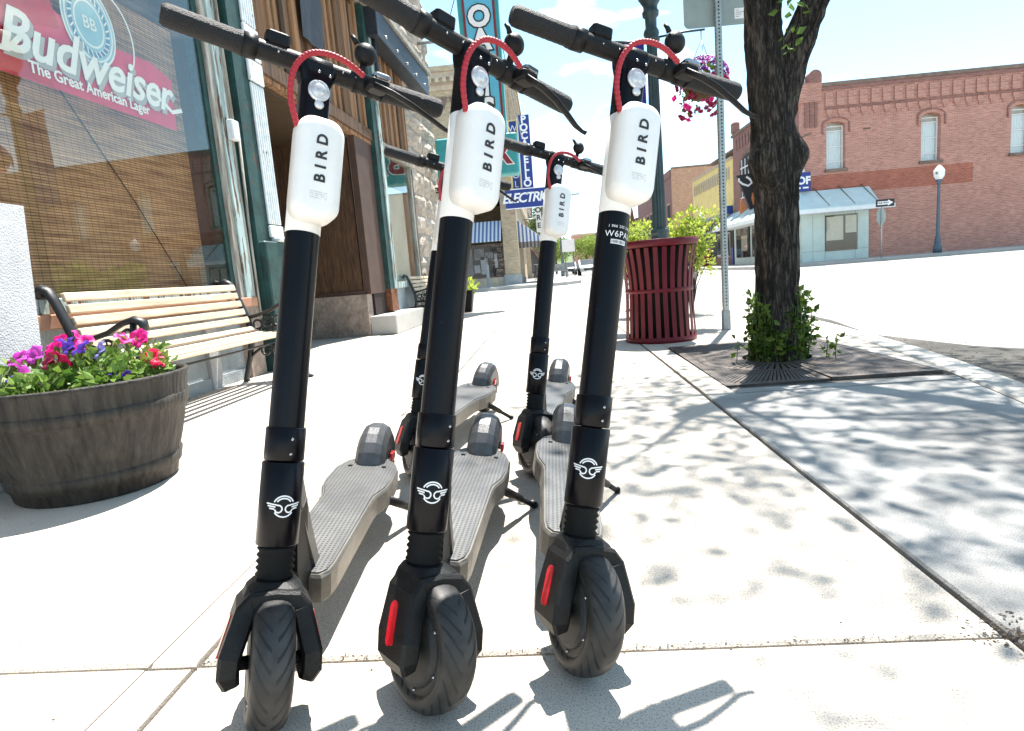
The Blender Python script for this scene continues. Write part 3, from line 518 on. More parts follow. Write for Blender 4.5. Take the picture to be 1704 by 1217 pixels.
# fork: two boomerang legs joined over the wheel
def fork():
    mb = MB(); pts = [(-.056, .072, -.052, .032), (-.0625, .09, -.05, .042), (-.0615, .118, -.046, .045), (-.0425, .184, -.03, .042), (-.035, .1935, -.026, .042), (0, .196, -.024, .042)]
    pts = pts+[(-x, z, y, d) for x, z, y, d in reversed(pts[:-1])]; rings = []
    for i, (x, z, y, d) in enumerate(pts):
        a = pts[max(i-1, 0)]; b = pts[min(i+1, len(pts)-1)]; t = V((b[0]-a[0], b[1]-a[1])).normalized(); nn = V((-t.y, t.x)); w = .013 if i in (0, len(pts)-1) else .0165; c = .005
        q = [(nn*w, -d+c), (nn*w, d-c), (nn*(w-c), d), (nn*(-w+c), d), (nn*(-w), d-c), (nn*(-w), -d+c), (nn*(-w+c), -d), (nn*(w-c), -d)]
        rings.append([(x+p.x, y+dy, z+p.y) for p, dy in q])
    mb.loft(rings); mb.loft([rr(.098, .085, .02, .2, cy=-.02), rr(.088, .078, .022, .211, cy=-.014), rr(.07, .07, .026, .219, cy=-.006)])
    for sx in (-1, 1): mb.tube([(sx*.03, AX.y, AX.z), (sx*.06, AX.y, AX.z)], .011, 10)
    return mb
smesh('fork', fork(), 'black_plastic')
def reflector(sx):
    T = M.Translation((sx*.0722, -.04, .139)) @ M.Rotation(-sx*R(15.5), 4, 'Y') @ M.Rotation(R(-19), 4, 'X') @ M.Rotation(pi/2, 4, 'Y')
    return MB().loft([rr(.068, .021, .0102, z) for z in (-.004*sx, .0018*sx)] if sx > 0 else [rr(.068, .021, .0102, z) for z in (-.0018, .004)], T=T)
smesh('reflector_left', reflector(-1), 'red_reflector'); smesh('reflector_right', reflector(1), 'red_reflector')
def guard():
    rings = []
    for k in range(15):
        a = R(12+k*8); r_ = .117; w = .027
        rings.append([(x, AX.y+rr_*sin(a), AX.z+rr_*cos(a)) for x, rr_ in ((-w, r_-.012), (-w*.8, r_), (w*.8, r_), (w, r_-.012), (w*.75, r_-.004), (-w*.75, r_-.004))])
    return MB().loft(rings)
smesh('front_mudguard', guard(), 'black_plastic')
# static parts (scooter frame: x side, y backwards, z up)
def zt(s_): return .158
DO = [(.2, .05), (.225, .062), (.26, .066), (.6, .07), (.64, .073), (.7, .09), (.76, .096), (.86, .094), (.92, .078), (.965, .052)]
def deck_ring(ins, dz): 
    l_ = [(-h+ins, s_+(ins if i == 0 else (-ins if i == len(DO)-1 else 0)), zt(s_)+dz) for i, (s_, h) in enumerate(DO)]; r_ = [(-x, y, z) for x, y, z in reversed(l_)]; return l_+r_
smesh('deck', MB().loft([[(x, y, .098) for x, y, z in deck_ring(.006, 0)], [(x, y, .104) for x, y, z in deck_ring(0, 0)], deck_ring(0, -.006), deck_ring(.004, 0)]), 'deck_metal')
smesh('grip_mat', MB().loft([deck_ring(.008, -.002), deck_ring(.008, .003), deck_ring(.010, .004)]), 'deck_mat')
def neck():
    mb = MB(); P = [((.135, .44), .018, .016), ((.16, .36), .024, .02), ((.2, .26), .027, .021), ((.25, .165), .03, .018), ((.285, .152), .03, .006)]; rings = []
    for i, ((y, z), hw, th) in enumerate(P):
        rings.append([(-hw, y-th, z-th*.35), (-hw+.006, y+th, z+th*.35), (hw-.006, y+th, z+th*.35), (hw, y-th, z-th*.35)])
    return mb.loft(rings)
smesh('neck', neck(), 'deck_metal'); smesh('lower_neck', MB().loft([[(-.026, y-.03, z), (.026, y-.03, z), (.026, y+.03, z+.02), (-.026, y+.03, z+.02)] for y, z in ((.155, .3), (.16, .2), (.2, .12), (.22, .105))]), 'black_plastic')
AR = V((0, 1.0, .106))
def rear_fender():
    rings = []
    for k in range(13):
        a = R(-78+k*13.2); g = .136+.014*max(0, cos(a)); rings.append([(x*(1 if k else .95), AR.y+(g-dr)*sin(a)*.98, AR.z+(g-dr)*cos(a)) for x, dr in ((-.046, .075 if a < 1.2 else .05), (-.046, .03), (-.034, .006), (-.016, -.004), (.016, -.004), (.034, .006), (.046, .03), (.046, .075 if a < 1.2 else .05))])
    return MB().loft(rings, caps=False)
smesh('rear_fender', rear_fender(), 'fender_plastic')
smesh('rear_arm', MB().loft([[(sx*.05-.006, y, z0), (sx*.05+.006, y, z0), (sx*.05+.006, y, z1), (sx*.05-.006, y, z1)] for y, z0, z1 in ((.86, .1, .165), (.95, .1, .15), (1.03, .1, .135))]) if (sx := 1) else None, 'black_plastic')
E1['rear_arm2'] = MB().loft([[(-.056, y, z0), (-.044, y, z0), (-.044, y, z1), (-.056, y, z1)] for y, z0, z1 in ((.86, .1, .165), (.95, .1, .15), (1.03, .1, .135))]).mesh('rear_arm', 'black_plastic')
smesh('tail_reflector', MB().loft([rr(.009, .035, .004, z, cy=.955, cx=.06) for z in (.16, .183)]), 'red_reflector')
def sticker_parts(parent):
    wr = wrapper(.0303); a = MB()
    for body, size, z in (('1 866 205 2442', .0072, .794), ('W6PAH', .0165, .779)):
        vs, fs = text(body, size, ext=0, bold=0, spacing=1.12); a.add([wr(x+.002, z+y, 0) for x, y, _ in vs], fs)
    a.build('number_print', 'print_white', parent); b = MB()
    for k in range(8): x0 = -.016+k*.0038; b.add([wr(x0, .7605, .0002), wr(x0+.0038, .7605, .0002), wr(x0+.0038, .7690, .0002), wr(x0, .7690, .0002)], [(0, 1, 2, 3)])
    bc = b.build('barcode_label', 'print_white', parent); c_ = MB(); random.seed(5); x = -.0145
    while x < .012:
        w = random.choice((.0005, .0009, .0013)); c_.add([wr(x, .7620, .0004), wr(x+w, .7620, .0004), wr(x+w, .7676, .0004), wr(x, .7676, .0004)], [(0, 1, 2, 3)]); x += w+random.choice((.0007, .0012))
    c_.build('barcode', 'print_black', parent)
SC = [(-.53064, .88465, -.08334, .13943, .53384), (-.2849, .9104, .01991, .1528, .8), (-.0153, .99769, .00492, .184, .3924), (-.5602, 2.11973, .17789, .15567, .70794), (-.12025, 2.06892, .11761, .12864, .60902)]
SL = ['black electric scooter at front left, nearest the flower barrel', 'black electric scooter in the middle of the front row', 'black electric scooter at front right with white number label on its stem', 'black electric scooter in the back row, mostly hidden behind the middle front one', 'black electric scooter in the back row, standing alone between two front ones']
for i, (x, y, ph, la, de) in enumerate(SC):
    s_ = V((sin(ph), cos(ph), 0)); w = V((cos(ph), -sin(ph), 0)); z2 = cos(la)*V((0, 0, 1))+sin(la)*w; w2 = cos(la)*w-sin(la)*V((0, 0, 1))
    root = empty('electric_scooter', label=SL[i], cat='scooter', group='rental scooters parked on the sidewalk'); mw = M((w2, s_, z2)).transposed().to_4x4()
    st = M.Translation((0, OFF, 0)) @ M(((1, 0, 0), (0, cos(TH), sin(TH)), (0, -sin(TH), cos(TH)))).to_4x4() @ M.Rotation(de, 4, 'Z')
    sf_ = st @ M.Rotation((-.15, -.06, .0, -.05, -.05)[i], 4, 'Z')
    low = min((mw @ sf_ @ (v.co+AX)).z for v in TY.vertices); mw.translation = V((x, y, -low)); root.matrix_world = mw
    def P(name, me, par=None, T=None):
        o = bpy.data.objects.new(name, me); C.objects.link(o); o.parent = par or root
        if T is not None: o.matrix_local = T
        return o
    G = lambda n_, par=None, T=st: P(n_, E1[n_], par, None if par else T)
    for n_ in ('collar', 'bellows', 'upper_neck', 'white_tube', 'red_hose', 'brake_lever', 'bell'): q = G(n_); 
    sl_ = G('lower_sleeve', None, st @ M.Rotation((-.05, -.5, -.42, -.35, -.5)[i], 4, 'Z')); G('emblem', sl_); co = [o for o in root.children if o.name.startswith('collar')][0]; tag(G('collar_bolts', co), kind='stuff')
    G('front_mudguard', None, sf_); stem = G('stem')
    if i == 2: sticker_parts(stem)
    un = [o for o in root.children if o.name.startswith('upper_neck')][0]; G('headlight', un)
    bt = G('battery_pack'); G('lettering', bt); G('small_print', bt)
    hbar = G('handlebar'); P('grip', E1['grip_left'], hbar); P('grip', E1['grip_right'], hbar); G('throttle_ring', hbar); G('display', hbar); tag(G('bar_bolts', hbar), kind='stuff'); bk = G('brake_clamp'); G('clamp_bracket', bk)
    fk = G('fork', None, sf_); P('reflector', E1['reflector_left'], fk); P('reflector', E1['reflector_right'], fk)
    fwh = P('front_wheel', HB, None, sf_ @ M.Translation(AX)); P('tyre', TY, fwh); tag(P('hub_bolts', HBOLT, fwh), kind='stuff')
    rwh = P('rear_wheel', HB, None, M.Translation(AR)); P('tyre', TY, rwh)
    dk = P('deck', E1['deck']); P('grip_mat', E1['grip_mat'], dk)
    for n_ in ('neck', 'lower_neck', 'rear_arm', 'tail_reflector'): P(n_, E1[n_])
    fd = P('rear_fender', E1['rear_fender']); P('rear_arm', E1['rear_arm2'])
    # kickstand reaches the pavement
    fx, fs_ = .175, .87; zf = (fx*sin(la)+low)/cos(la)+.006
    a = V((.088, .74, .11)); b = V((fx, fs_, zf)); c_ = a.lerp(b, .55)
    MB().tube([a, c_], [.013, .011], 8).tube([c_, b], [.008, .0085], 8).tube([b-V((.0, .01, -.004)), b+V((.004, .012, -.001))], .0095, 8).build('kickstand', 'black_plastic', root)

# ============================================================ BENCHES
mat('slat_wood', (.56, .45, .32), .6, var=.35, scale=12, stretch=(4, .3, 4), bump=.15, bscale=40, rnd=.1); mat('cast_iron', (.012, .012, .013), .45, var=.3, bump=.1, bscale=200)
def bench(loc, rz, length, label, dark=False):
    t = empty('park_bench', loc, rz, label=label, cat='bench', group='slatted benches by the storefront')
    # local: x outwards from the wall (0 = rear foot), y along; back leans to -x
    sec = [(.02, .765, 78), (.035, .7, 78), (.055, .635, 77), (.075, .57, 76), (.1, .505, 74), (.14, .43, 35), (.22, .395, 6), (.31, .388, 0), (.4, .386, 0), (.48, .38, -6)]
    for x, z, a in sec:
        MB().box((-.0235, .03, -.011), (.0235, length-.03, .011), ch=.004, T=M.Translation((x, 0, z)) @ M.Rotation(R(a), 4, 'Y')).build('slat', 'slat_wood', t)
    for yy in (0, length):
        T = M.Translation((0, yy, 0)); mb = MB()
        def tb(pts, r_, f=1.5): mb.tube(pts, [q*1.25 for q in r_] if isinstance(r_, list) else r_*1.25, 8, T=T, flat=f, upv=(0, 1, 0))
        back = [(.0, 0, .0), (.0, 0, .03), (.06, 0, .2), (.1, 0, .36), (.085, 0, .5), (.045, 0, .62), (.0, 0, .74), (-.03, 0, .8), (-.06, 0, .815), (-.085, 0, .79), (-.07, 0, .765)]
        tb(back, [.02, .014, .016, .02, .018, .017, .016, .018, .022, .022, .016]); tb([(.1, 0, .37), (.2, 0, .365), (.35, 0, .36), (.48, 0, .352), (.5, 0, .34)], .014)
        tb([(.5, 0, .35), (.475, 0, .24), (.49, 0, .12), (.53, 0, .02), (.56, 0, .0)], [.016, .014, .013, .014, .02]); tb([(.06, 0, .2), (.2, 0, .29), (.36, 0, .28), (.475, 0, .2)], .01)
        arm = [(.085, 0, .52), (.17, 0, .535), (.27, 0, .56), (.36, 0, .605), (.43, 0, .62), (.475, 0, .6), (.48, 0, .57), (.455, 0, .56)]; tb(arm, [.013, .012, .012, .013, .016, .018, .016, .012])
        tb([(.42, 0, .6), (.4, 0, .5), (.42, 0, .42), (.44, 0, .36)], .011)
        frame = mb.build('end_frame', 'cast_iron', t); sc = MB()
        def ring(cx, cz, r_, tk=.009): sc.tube([(cx+r_*cos(k*pi/7), yy, cz+r_*sin(k*pi/7)) for k in range(15)], tk, 6, flat=1.3, upv=(0, 1, 0))
        ring(.25, .47, .052); ring(.25, .47, .022, .006); ring(.16, .46, .035); ring(.335, .48, .04); ring(.2, .41, .028); ring(.31, .41, .028); ring(.38, .54, .03)
        for k in range(8): a = k*pi/4; sc.tube([(.25+.022*cos(a), yy, .47+.022*sin(a)), (.25+.052*cos(a), yy, .47+.052*sin(a))], .005, 5)
        ring(.2, .245, .036); ring(.29, .24, .034); ring(.38, .235, .03); sc.ball((.25, yy, .47), .018, 8)
        sc.build('scrollwork', 'cast_iron', frame, kind='stuff')
    MB().tube([(.28, 0, .3), (.28, length, .3)], .008, 8).build('tie_rod', 'cast_iron', t)
    return t
bench(tuple(sf(.1, 3.13, 0)), -WA, 1.74, 'wood slat bench with black scrolled iron ends under the banner window')
bench(tuple(sf(.08, 10.25, 0)), -WA, 1.5, 'small slatted iron bench beyond the concrete block, under the second window')

# ============================================================ BARREL PLANTER
mat('barrel', (.022, .019, .016), .6, var=.5, scale=34, bump=.6, bscale=50, stretch=(1, 1, .07), col2=(.062, .055, .046), spec=.3); mat('soil', (.035, .025, .018), .95, var=.5, scale=40, bump=.8)
BP = (-1.85, 2.28)
bp_ = empty('barrel_planter', (BP[0], BP[1], 0), label='dark grey half barrel planter full of petunias by the wing wall', cat='planter')
prof = [(.27, 0), (.278, .008), (.285, .045), (.292, .05), (.303, .105), (.301, .112), (.318, .17), (.333, .23), (.344, .285), (.352, .292), (.36, .345), (.358, .352), (.366, .405), (.37, .415), (.372, .428), (.36, .432), (.35, .42), (.34, .36)]
def stave(r, z, a): return r*(1-.006*max(0, cos(a*24))**30*(0 if z > .42 or z < .01 else 1))
MB().loft([[(stave(r, z, 2*pi*k/144)*cos(2*pi*k/144), stave(r, z, 2*pi*k/144)*sin(2*pi*k/144), z) for k in range(144)] for r, z in prof], sm=True, caps=False).build('barrel', 'barrel', bp_)
for z0, z1, r0, r1 in ((.052, .102, .2965, .3065), (.295, .342, .3565, .3635)): MB().lathe([(r0-.006, z0), (r0, z0+.003), (r1, z1-.003), (r1-.006, z1)], 72, caps=False).build('hoop', 'barrel', bp_)
mb = MB(); mb.loft([[(.35*q*cos(2*pi*k/40), .35*q*sin(2*pi*k/40), .375+.015*N.noise((q*9, k*.4, 0))) for k in range(40)] for q in (1, .7, .4, .05)], sm=True).build('soil', 'soil', bp_)
leafmat('petunia_leaf', (.07, .16, .02), (.24, .36, .07), .3); leafmat('alyssum_leaf', (.16, .24, .08), (.5, .6, .3), .3)
def petal_mat(name, c, throat):
    mt, n, l, p = nodes(name); t = n.new('ShaderNodeTexCoord'); ln = n.new('ShaderNodeVectorMath'); ln.operation = 'LENGTH'; l.new(t.outputs['Object'], ln.inputs[0])
    nt = n.new('ShaderNodeTexNoise'); nt.inputs['Scale'].default_value = 60; l.new(t.outputs['Object'], nt.inputs['Vector'])
    f = mathn(n, l, 'MULTIPLY_ADD', nt.outputs['Fac'], .012, ln.outputs['Value']); rr_ = n.new('ShaderNodeValToRGB'); rr_.color_ramp.elements[0].position = .012; rr_.color_ramp.elements[0].color = (*throat, 1); rr_.color_ramp.elements[1].position = .026; rr_.color_ramp.elements[1].color = (*c, 1); l.new(f, rr_.inputs[0]); l.new(rr_.outputs[0], p.inputs['Base Color']); p.inputs['Roughness'].default_value = .55
    tl = n.new('ShaderNodeBsdfTranslucent'); l.new(rr_.outputs[0], tl.inputs[0]); ms = n.new('ShaderNodeMixShader'); ms.inputs[0].default_value = .3; l.new(p.outputs[0], ms.inputs[1]); l.new(tl.outputs[0], ms.inputs[2]); l.new(ms.outputs[0], n['Material Output'].inputs[0]); MATS[name] = mt
petal_mat('petal_magenta', (.75, .015, .26), (.35, .005, .1)); petal_mat('petal_violet', (.12, .05, .5), (.03, .01, .09)); petal_mat('petal_lilac', (.33, .3, .7), (.06, .03, .2)); petal_mat('petal_crimson', (.3, .004, .05), (.1, .002, .02)); petal_mat('petal_coral', (.8, .04, .12), (.5, .01, .04)); petal_mat('petal_orchid', (.62, .08, .55), (.3, .03, .2)); petal_mat('petal_purple', (.17, .02, .26), (.08, .01, .12))
def flower_mesh(r, mt, seed=0):
    random.seed(seed); rings = []; n = 30
    for q, h in ((.08, -.55), (.25, -.2), (.55, .05), (.85, .1), (1, .02)):
        rg = []
        for k in range(n):
            a = 2*pi*k/n; lobe = 1-.16*q*abs(cos(2.5*a))**6-.02*random.random()*q; rg.append((r*q*lobe*cos(a), r*q*lobe*sin(a), r*h+r*.13*q*sin(5*a+.8)*q+r*.05*q*random.uniform(-1, 1)))
        rings.append(rg)
    return MB().loft(rings, sm=True, caps=False).mesh('flower', mt)
def leaf_cluster(mb, c, rad, n, size, sq=(1, 1, 1), shell=.3, fold=.25, upb=.3):
    c = V(c)
    for _ in range(n):
        while True:
            p = V((random.uniform(-1, 1), random.uniform(-1, 1), random.uniform(-1, 1)))
            if shell < p.length < 1: break
        q = c+V((p.x*rad*sq[0], p.y*rad*sq[1], p.z*rad*sq[2])); d = (p.normalized()+V((random.gauss(0, .6), random.gauss(0, .6), random.gauss(upb, .5)))).normalized(); sd = d.cross(V((random.gauss(0, 1), random.gauss(0, 1), random.gauss(0, 1)))).normalized(); nn = d.cross(sd); L = size*random.uniform(.65, 1.3); w = L*.32
        mb.add([q, q+d*L*.45+sd*w+nn*L*fold*.4, q+d*L, q+d*L*.45-sd*w+nn*L*fold*.4, q+d*L*.5], [(0, 4, 1), (1, 4, 2), (0, 3, 4), (3, 2, 4)])
FM = {}
random.seed(11)
def petunia(x, y, z, rad, mt, spots, label, nl=120, fr_=.04, lm='petunia_leaf'):
    t = empty('petunia_plant', (BP[0]+x, BP[1]+y, .385), label=label, cat='flower', group='plants in the barrel planter')
    mb = MB(); leaf_cluster(mb, (0, 0, z), rad, nl, .04, (1, 1, .75), .2); mb.tube([(0, 0, 0), (.005, 0, z*.6), (0, .005, z)], .004, 5); mb.build('foliage', lm, t)
    for k, (dx, dy, dz, tx, ty) in enumerate(spots):
        key = (mt, k % 3, round(fr_, 3))
        if key not in FM: FM[key] = flower_mesh(fr_, mt, k)
        inst('flower', FM[key], t, (dx, dy, dz), (tx, ty, random.random()*6))
# positions: +x right/-y toward the camera; flowers tilt to the viewer (x rot ~ 50 deg, y rot ~ 30)
def fl_spots(lst): return [(x, y, z, R(random.uniform(15, 60)), R(random.uniform(-5, 45))) for x, y, z in lst]
petunia(-.02, .02, .09, .11, 'petal_magenta', fl_spots([(-.07, -.02, .18), (.0, .03, .2), (-.03, -.07, .17), (.04, .0, .19), (-.1, .04, .19), (.05, -.07, .16)]), 'magenta petunia in the middle back of the barrel')
petunia(.12, .17, .09, .11, 'petal_magenta', fl_spots([(.02, .0, .18), (.06, -.04, .17), (-.05, .03, .17), (-.01, -.05, .18)]), 'tall magenta petunia at the far right of the barrel')
petunia(.22, .05, .05, .1, 'petal_coral', fl_spots([(.04, .03, .1), (.06, -.01, .08), (.0, .05, .11)]), 'coral pink petunia on the right rim of the barrel')
petunia(.08, -.06, .07, .1, 'petal_violet', fl_spots([(-.03, -.04, .18), (-.07, .0, .18), (.03, -.06, .17)]), 'violet petunia with dark throats at the centre of the barrel'); petunia(.13, -.02, .08, .09, 'petal_lilac', fl_spots([(.0, -.03, .155)]), 'lilac petunia with one open bloom right of the violet ones')
petunia(.03, -.15, .06, .09, 'petal_crimson', fl_spots([(.0, -.03, .14), (.03, .0, .14)]), 'dark crimson petunia low at the front of the barrel'); petunia(-.12, -.13, .06, .1, 'petal_orchid', fl_spots([(-.01, .0, .14), (.03, -.03, .11), (-.04, .03, .15), (.03, .03, .16)]), 'orchid pink petunia cluster left of the crimson bloom')
petunia(-.22, -.17, .05, .1, 'petal_violet', fl_spots([(-.02, -.03, .14), (.03, .0, .13)]), 'deep purple petunia at the left end of the barrel', lm='alyssum_leaf'); petunia(-.14, -.27, .03, .09, 'petal_violet', fl_spots([(.05, -.02, .07), (-.03, .0, .08), (.0, .02, .1), (.08, .02, .09), (-.06, .03, .08)]), 'low violet trailing flowers over the left rim', fr_=.022, lm='alyssum_leaf'); petunia(-.28, -.1, .04, .1, 'petal_lilac', [], 'pale green trailing foliage at the left of the barrel', lm='alyssum_leaf', nl=220)
petunia(.19, -.12, .03, .1, 'petal_violet', fl_spots([(.03, .0, .05), (-.02, -.03, .04), (.05, .04, .06), (.0, .03, .07), (.06, -.03, .03)]), 'small violet blooms trailing along the front right rim', fr_=.02); petunia(.02, -.24, .02, .1, 'petal_violet', [], 'leafy green foliage along the front rim of the barrel', nl=200)

# ============================================================ TRASH CAN
mat('can_red', (.125, .007, .016), .45, var=.25, scale=5, bump=.05, bscale=80, spec=.3)
CN = empty('trash_can', (.985, 5.68, 0), label='dark red slatted steel trash can beside the tree grate', cat='trash can')
def canr(z): return .292+.018*max(0, .4-z)/.4+(.062*((z-.42)/.47)**2 if z > .42 else 0)
NS = 28; w = .0195; rings = []
for k in range(13): z = .04+k*(.83-.04)/12; r_ = canr(z); rings.append([(r_, -w, z), (r_+.005, -w, z), (r_+.005, w, z), (r_, w, z)])
sm_ = MB().loft(rings).mesh('slat', 'can_red')
for k in range(NS): inst('slat', sm_, CN, rot=(0, 0, k*2*pi/NS))
for z0, z1, d in ((.0, .05, .007), (.44, .475, .008), (.835, .888, .009)): MB().lathe([(canr(z0), z0), (canr(z0)+d, z0+.004), (canr(z1)+d, z1-.004), (canr(z1), z1)], 64, caps=False).build('hoop', 'can_red', CN)
MB().lathe([(canr(.86)+.01, .885), (canr(.86)+.008, .897), (.25, .9), (.2, .885), (.2, .86)], 64, caps=False).build('rim', 'can_red', CN); MB().lathe([(.2, .02), (.25, .03), (.265, .8), (.24, .86), (.2, .86)], 40).build('liner', 'black_rubber', CN)

# ============================================================ STREET TREE + GRATE
def barkmat(name, c1, c2):
    mt, n, l, p = nodes(name); t = n.new('ShaderNodeTexCoord'); mpn = n.new('ShaderNodeMapping'); mpn.inputs['Scale'].default_value = (1, 1, .13); l.new(t.outputs['Object'], mpn.inputs[0])
    nt = n.new('ShaderNodeTexNoise'); nt.inputs['Scale'].default_value = 30; nt.inputs['Detail'].default_value = 9; nt.inputs['Roughness'].default_value = .72; l.new(mpn.outputs[0], nt.inputs['Vector']); vo = n.new('ShaderNodeTexVoronoi'); vo.feature = 'DISTANCE_TO_EDGE'; vo.inputs['Scale'].default_value = 26; l.new(mpn.outputs[0], vo.inputs['Vector'])
    ab = mathn(n, l, 'ABSOLUTE', mathn(n, l, 'SUBTRACT', nt.outputs['Fac'], .5)); h = mathn(n, l, 'MULTIPLY_ADD', vo.outputs['Distance'], .35, mathn(n, l, 'MULTIPLY', ab, 5.5)); rr_ = n.new('ShaderNodeValToRGB'); rr_.color_ramp.elements[0].position = .18; rr_.color_ramp.elements[0].color = (*c1, 1); rr_.color_ramp.elements[1].position = .75; rr_.color_ramp.elements[1].color = (*c2, 1); l.new(h, rr_.inputs[0]); l.new(rr_.outputs[0], p.inputs['Base Color'])
    p.inputs['Roughness'].default_value = .95; bp = n.new('ShaderNodeBump'); bp.inputs['Strength'].default_value = 1; bp.inputs['Distance'].default_value = .02; l.new(h, bp.inputs['Height']); l.new(bp.outputs[0], p.inputs['Normal']); MATS[name] = mt
barkmat('bark', (.018, .014, .011), (.2, .16, .125))
def bark_tube(mb, pts, rad, seg=56, rows=170, ridge=.017, knots=()):
    P_ = [V(p) for p in pts]; n = len(P_)-1; rings = []
    for i in range(rows+1):
        t = i/rows*n; k = min(int(t), n-1); f = t-k; a = P_[max(k-1, 0)]; b = P_[k]; c = P_[k+1]; d = P_[min(k+2, n)]
        p = .5*((2*b)+(c-a)*f+(2*a-5*b+4*c-d)*f*f+(3*b-a-3*c+d)*f**3); r_ = rad[k]+(rad[k+1]-rad[k])*f; rg = []
        for j in range(seg):
            an = 2*pi*j/seg; dv = V((cos(an), sin(an), 0)); q = p+dv*r_; nn = N.noise(V((cos(an)*5.5, sin(an)*5.5, q.z*1.5)))*1.0+.6*N.noise(V((cos(an)*13, sin(an)*13, q.z*4)))
            rg.append(tuple(p+dv*(r_+ridge*(1-abs(nn)*3.2)+sum(h*math.exp(-((q-V(kc)).length/kr)**2) for kc, kr, h in knots))))
        rings.append(rg)
    return mb.loft(rings, sm=True)
TB = (1.505, 4.25)
TR = empty('street_tree', (TB[0], TB[1], -.04), label='street tree with dark furrowed forked trunk growing out of an iron grate', cat='tree')
mb = MB()
bark_tube(mb, [(0, 0, 0), (0, 0, .12), (.012, 0, .5), (.016, 0, .9), (.012, 0, 1.3), (-.012, 0, 1.7), (-.04, .02, 2.1), (-.06, .05, 2.7), (-.2, .1, 3.4), (-.3, .2, 4.1)], [.185, .152, .128, .122, .128, .12, .105, .09, .07, .05], knots=[((-.13, -.08, 1.33), .11, .075), ((.17, -.05, 1.36), .1, .075), ((-.04, -.15, 1.2), .07, .05), ((.05, -.1, .2), .1, .02)])
bark_tube(mb, [(.03, 0, 1.55), (.09, .0, 1.85), (.19, .0, 2.1), (.36, -.02, 2.5), (.58, -.1, 3.0), (.9, -.2, 3.7), (1.1, -.3, 4.2)], [.09, .1, .09, .078, .062, .05, .035], rows=90)
mb.build('trunk', 'bark', TR)
MB().lathe([(.04, 0), (.046, .006), (.04, .01), (.03, .004), (.001, .0)], 20, T=M.Translation((-.035, -.15, 1.2)) @ M.Rotation(R(98), 4, 'X')).build('pruning_scar', 'bark', TR)
limbs = MB(); BR = []
random.seed(5)
for base, d0, L in (((-.2, .1, 3.4), (-.6, -.5, .9), 1.3), ((-.06, .05, 2.75), (-.8, .6, 1.1), 1.3), ((.58, -.1, 3), (.9, .6, .9), 1.4), ((.9, -.2, 3.7), (.3, -.9, .6), 1.3), ((-.3, .2, 4.1), (.2, .6, 1), 1.0), ((1.1, -.3, 4.2), (.6, 0, .8), .9), ((.7, -.13, 3.2), (.2, -1, .55), 1.6), ((-.15, .08, 3.2), (0.1, -1, .8), 1.3), ((.3, -.02, 2.4), (.9, .3, .8), 1.3)):
    p = V(base); d = V(d0).normalized(); pts = [p]
    for k in range(5): p = p+d*L/5+V((random.gauss(0, .03), random.gauss(0, .03), .015)); pts.append(p)
    limbs.tube(pts, [.024, .02, .015, .011, .008, .004], 7); BR += pts[2:]
twig = [(.02, -.02, 2.25), (.05, -.05, 2.4), (.09, -.08, 2.55)]; limbs.tube(twig, .006, 5); limbs.build('limbs', 'bark', TR)
leafmat('tree_leaf', (.045, .1, .015), (.14, .24, .04), .3)
cr = MB()
for p in BR: leaf_cluster(cr, p+V((random.gauss(0, .16), random.gauss(0, .16), random.uniform(.1, .4))), random.uniform(.3, .5), 14, .075, (1, 1, .8), 0)
for k in range(80):
    a = random.uniform(0, 2*pi); q = 2.3*math.sqrt(random.random()); c_ = V((1.5+q*cos(a), .9+q*sin(a), random.uniform(5.6, 8.4))); leaf_cluster(cr, c_, random.uniform(.5, .85), 150, .075, (1, 1, .75), 0)
up_l = MB()
for b0 in ((-.3, .2, 4.1), (1.1, -.3, 4.2), (.9, -.2, 3.7)):
    for k in range(4): e = V((1.4+random.uniform(-1.6, 1.6), .8+random.uniform(-1.6, 1.6), random.uniform(6, 7.6))); b1 = V(b0); mid = b1.lerp(e, .5)+V((0, 0, .3)); up_l.tube([b1, mid, e], [.018, .012, .005], 6)
up_l.build('upper_limbs', 'bark', TR)
cr.build('crown', 'tree_leaf', TR); mb = MB(); leaf_cluster(mb, (.07, -.1, 2.3), .13, 34, .075, (1, 1, 1.3), 0); leaf_cluster(mb, (.07, -.12, 2.02), .06, 12, .06, shell=0); mb.build('twig_leaves', 'tree_leaf', TR)
# suckers round the foot of the trunk
leafmat('sucker_leaf', (.022, .055, .006), (.15, .23, .03), .35)
SK = empty('tree_suckers', (TB[0], TB[1], -.01), label='leafy green suckers sprouting round the foot of the tree', cat='shrub'); mb = MB(); stm = MB(); random.seed(9)
for k in range(64):
    a = random.uniform(-pi*1.05, pi*.05); r0 = random.uniform(.14, .2); h = random.uniform(.15, .5)*(1 if abs(cos(a)) > .35 else .75); b = V((r0*cos(a), r0*sin(a)*.9, 0)); tp_ = b+V((cos(a)*.0+random.gauss(0, .02), sin(a)*.0+random.gauss(0, .02), h)); stm.tube([b, b.lerp(tp_, .5)+V((.01, .005, 0)), tp_], [.004, .003, .002], 5)
    for j in range(19): q = b.lerp(tp_, random.uniform(.15, 1)); leaf_cluster(mb, q, .025, 1, .05, shell=0, upb=0)
for bx, by, h in ((-.3, -.12, .16), (.3, -.2, .17), (.26, -.16, .12)):
    stm.tube([(bx, by, 0), (bx+.01, by, h)], .003, 5)
    for j in range(12): leaf_cluster(mb, (bx+.005, by, random.uniform(.3, 1)*h), .02, 1, .045, shell=0, upb=0)
mb.build('leaves', 'sucker_leaf', SK); stm.build('stems', 'petunia_leaf', SK)
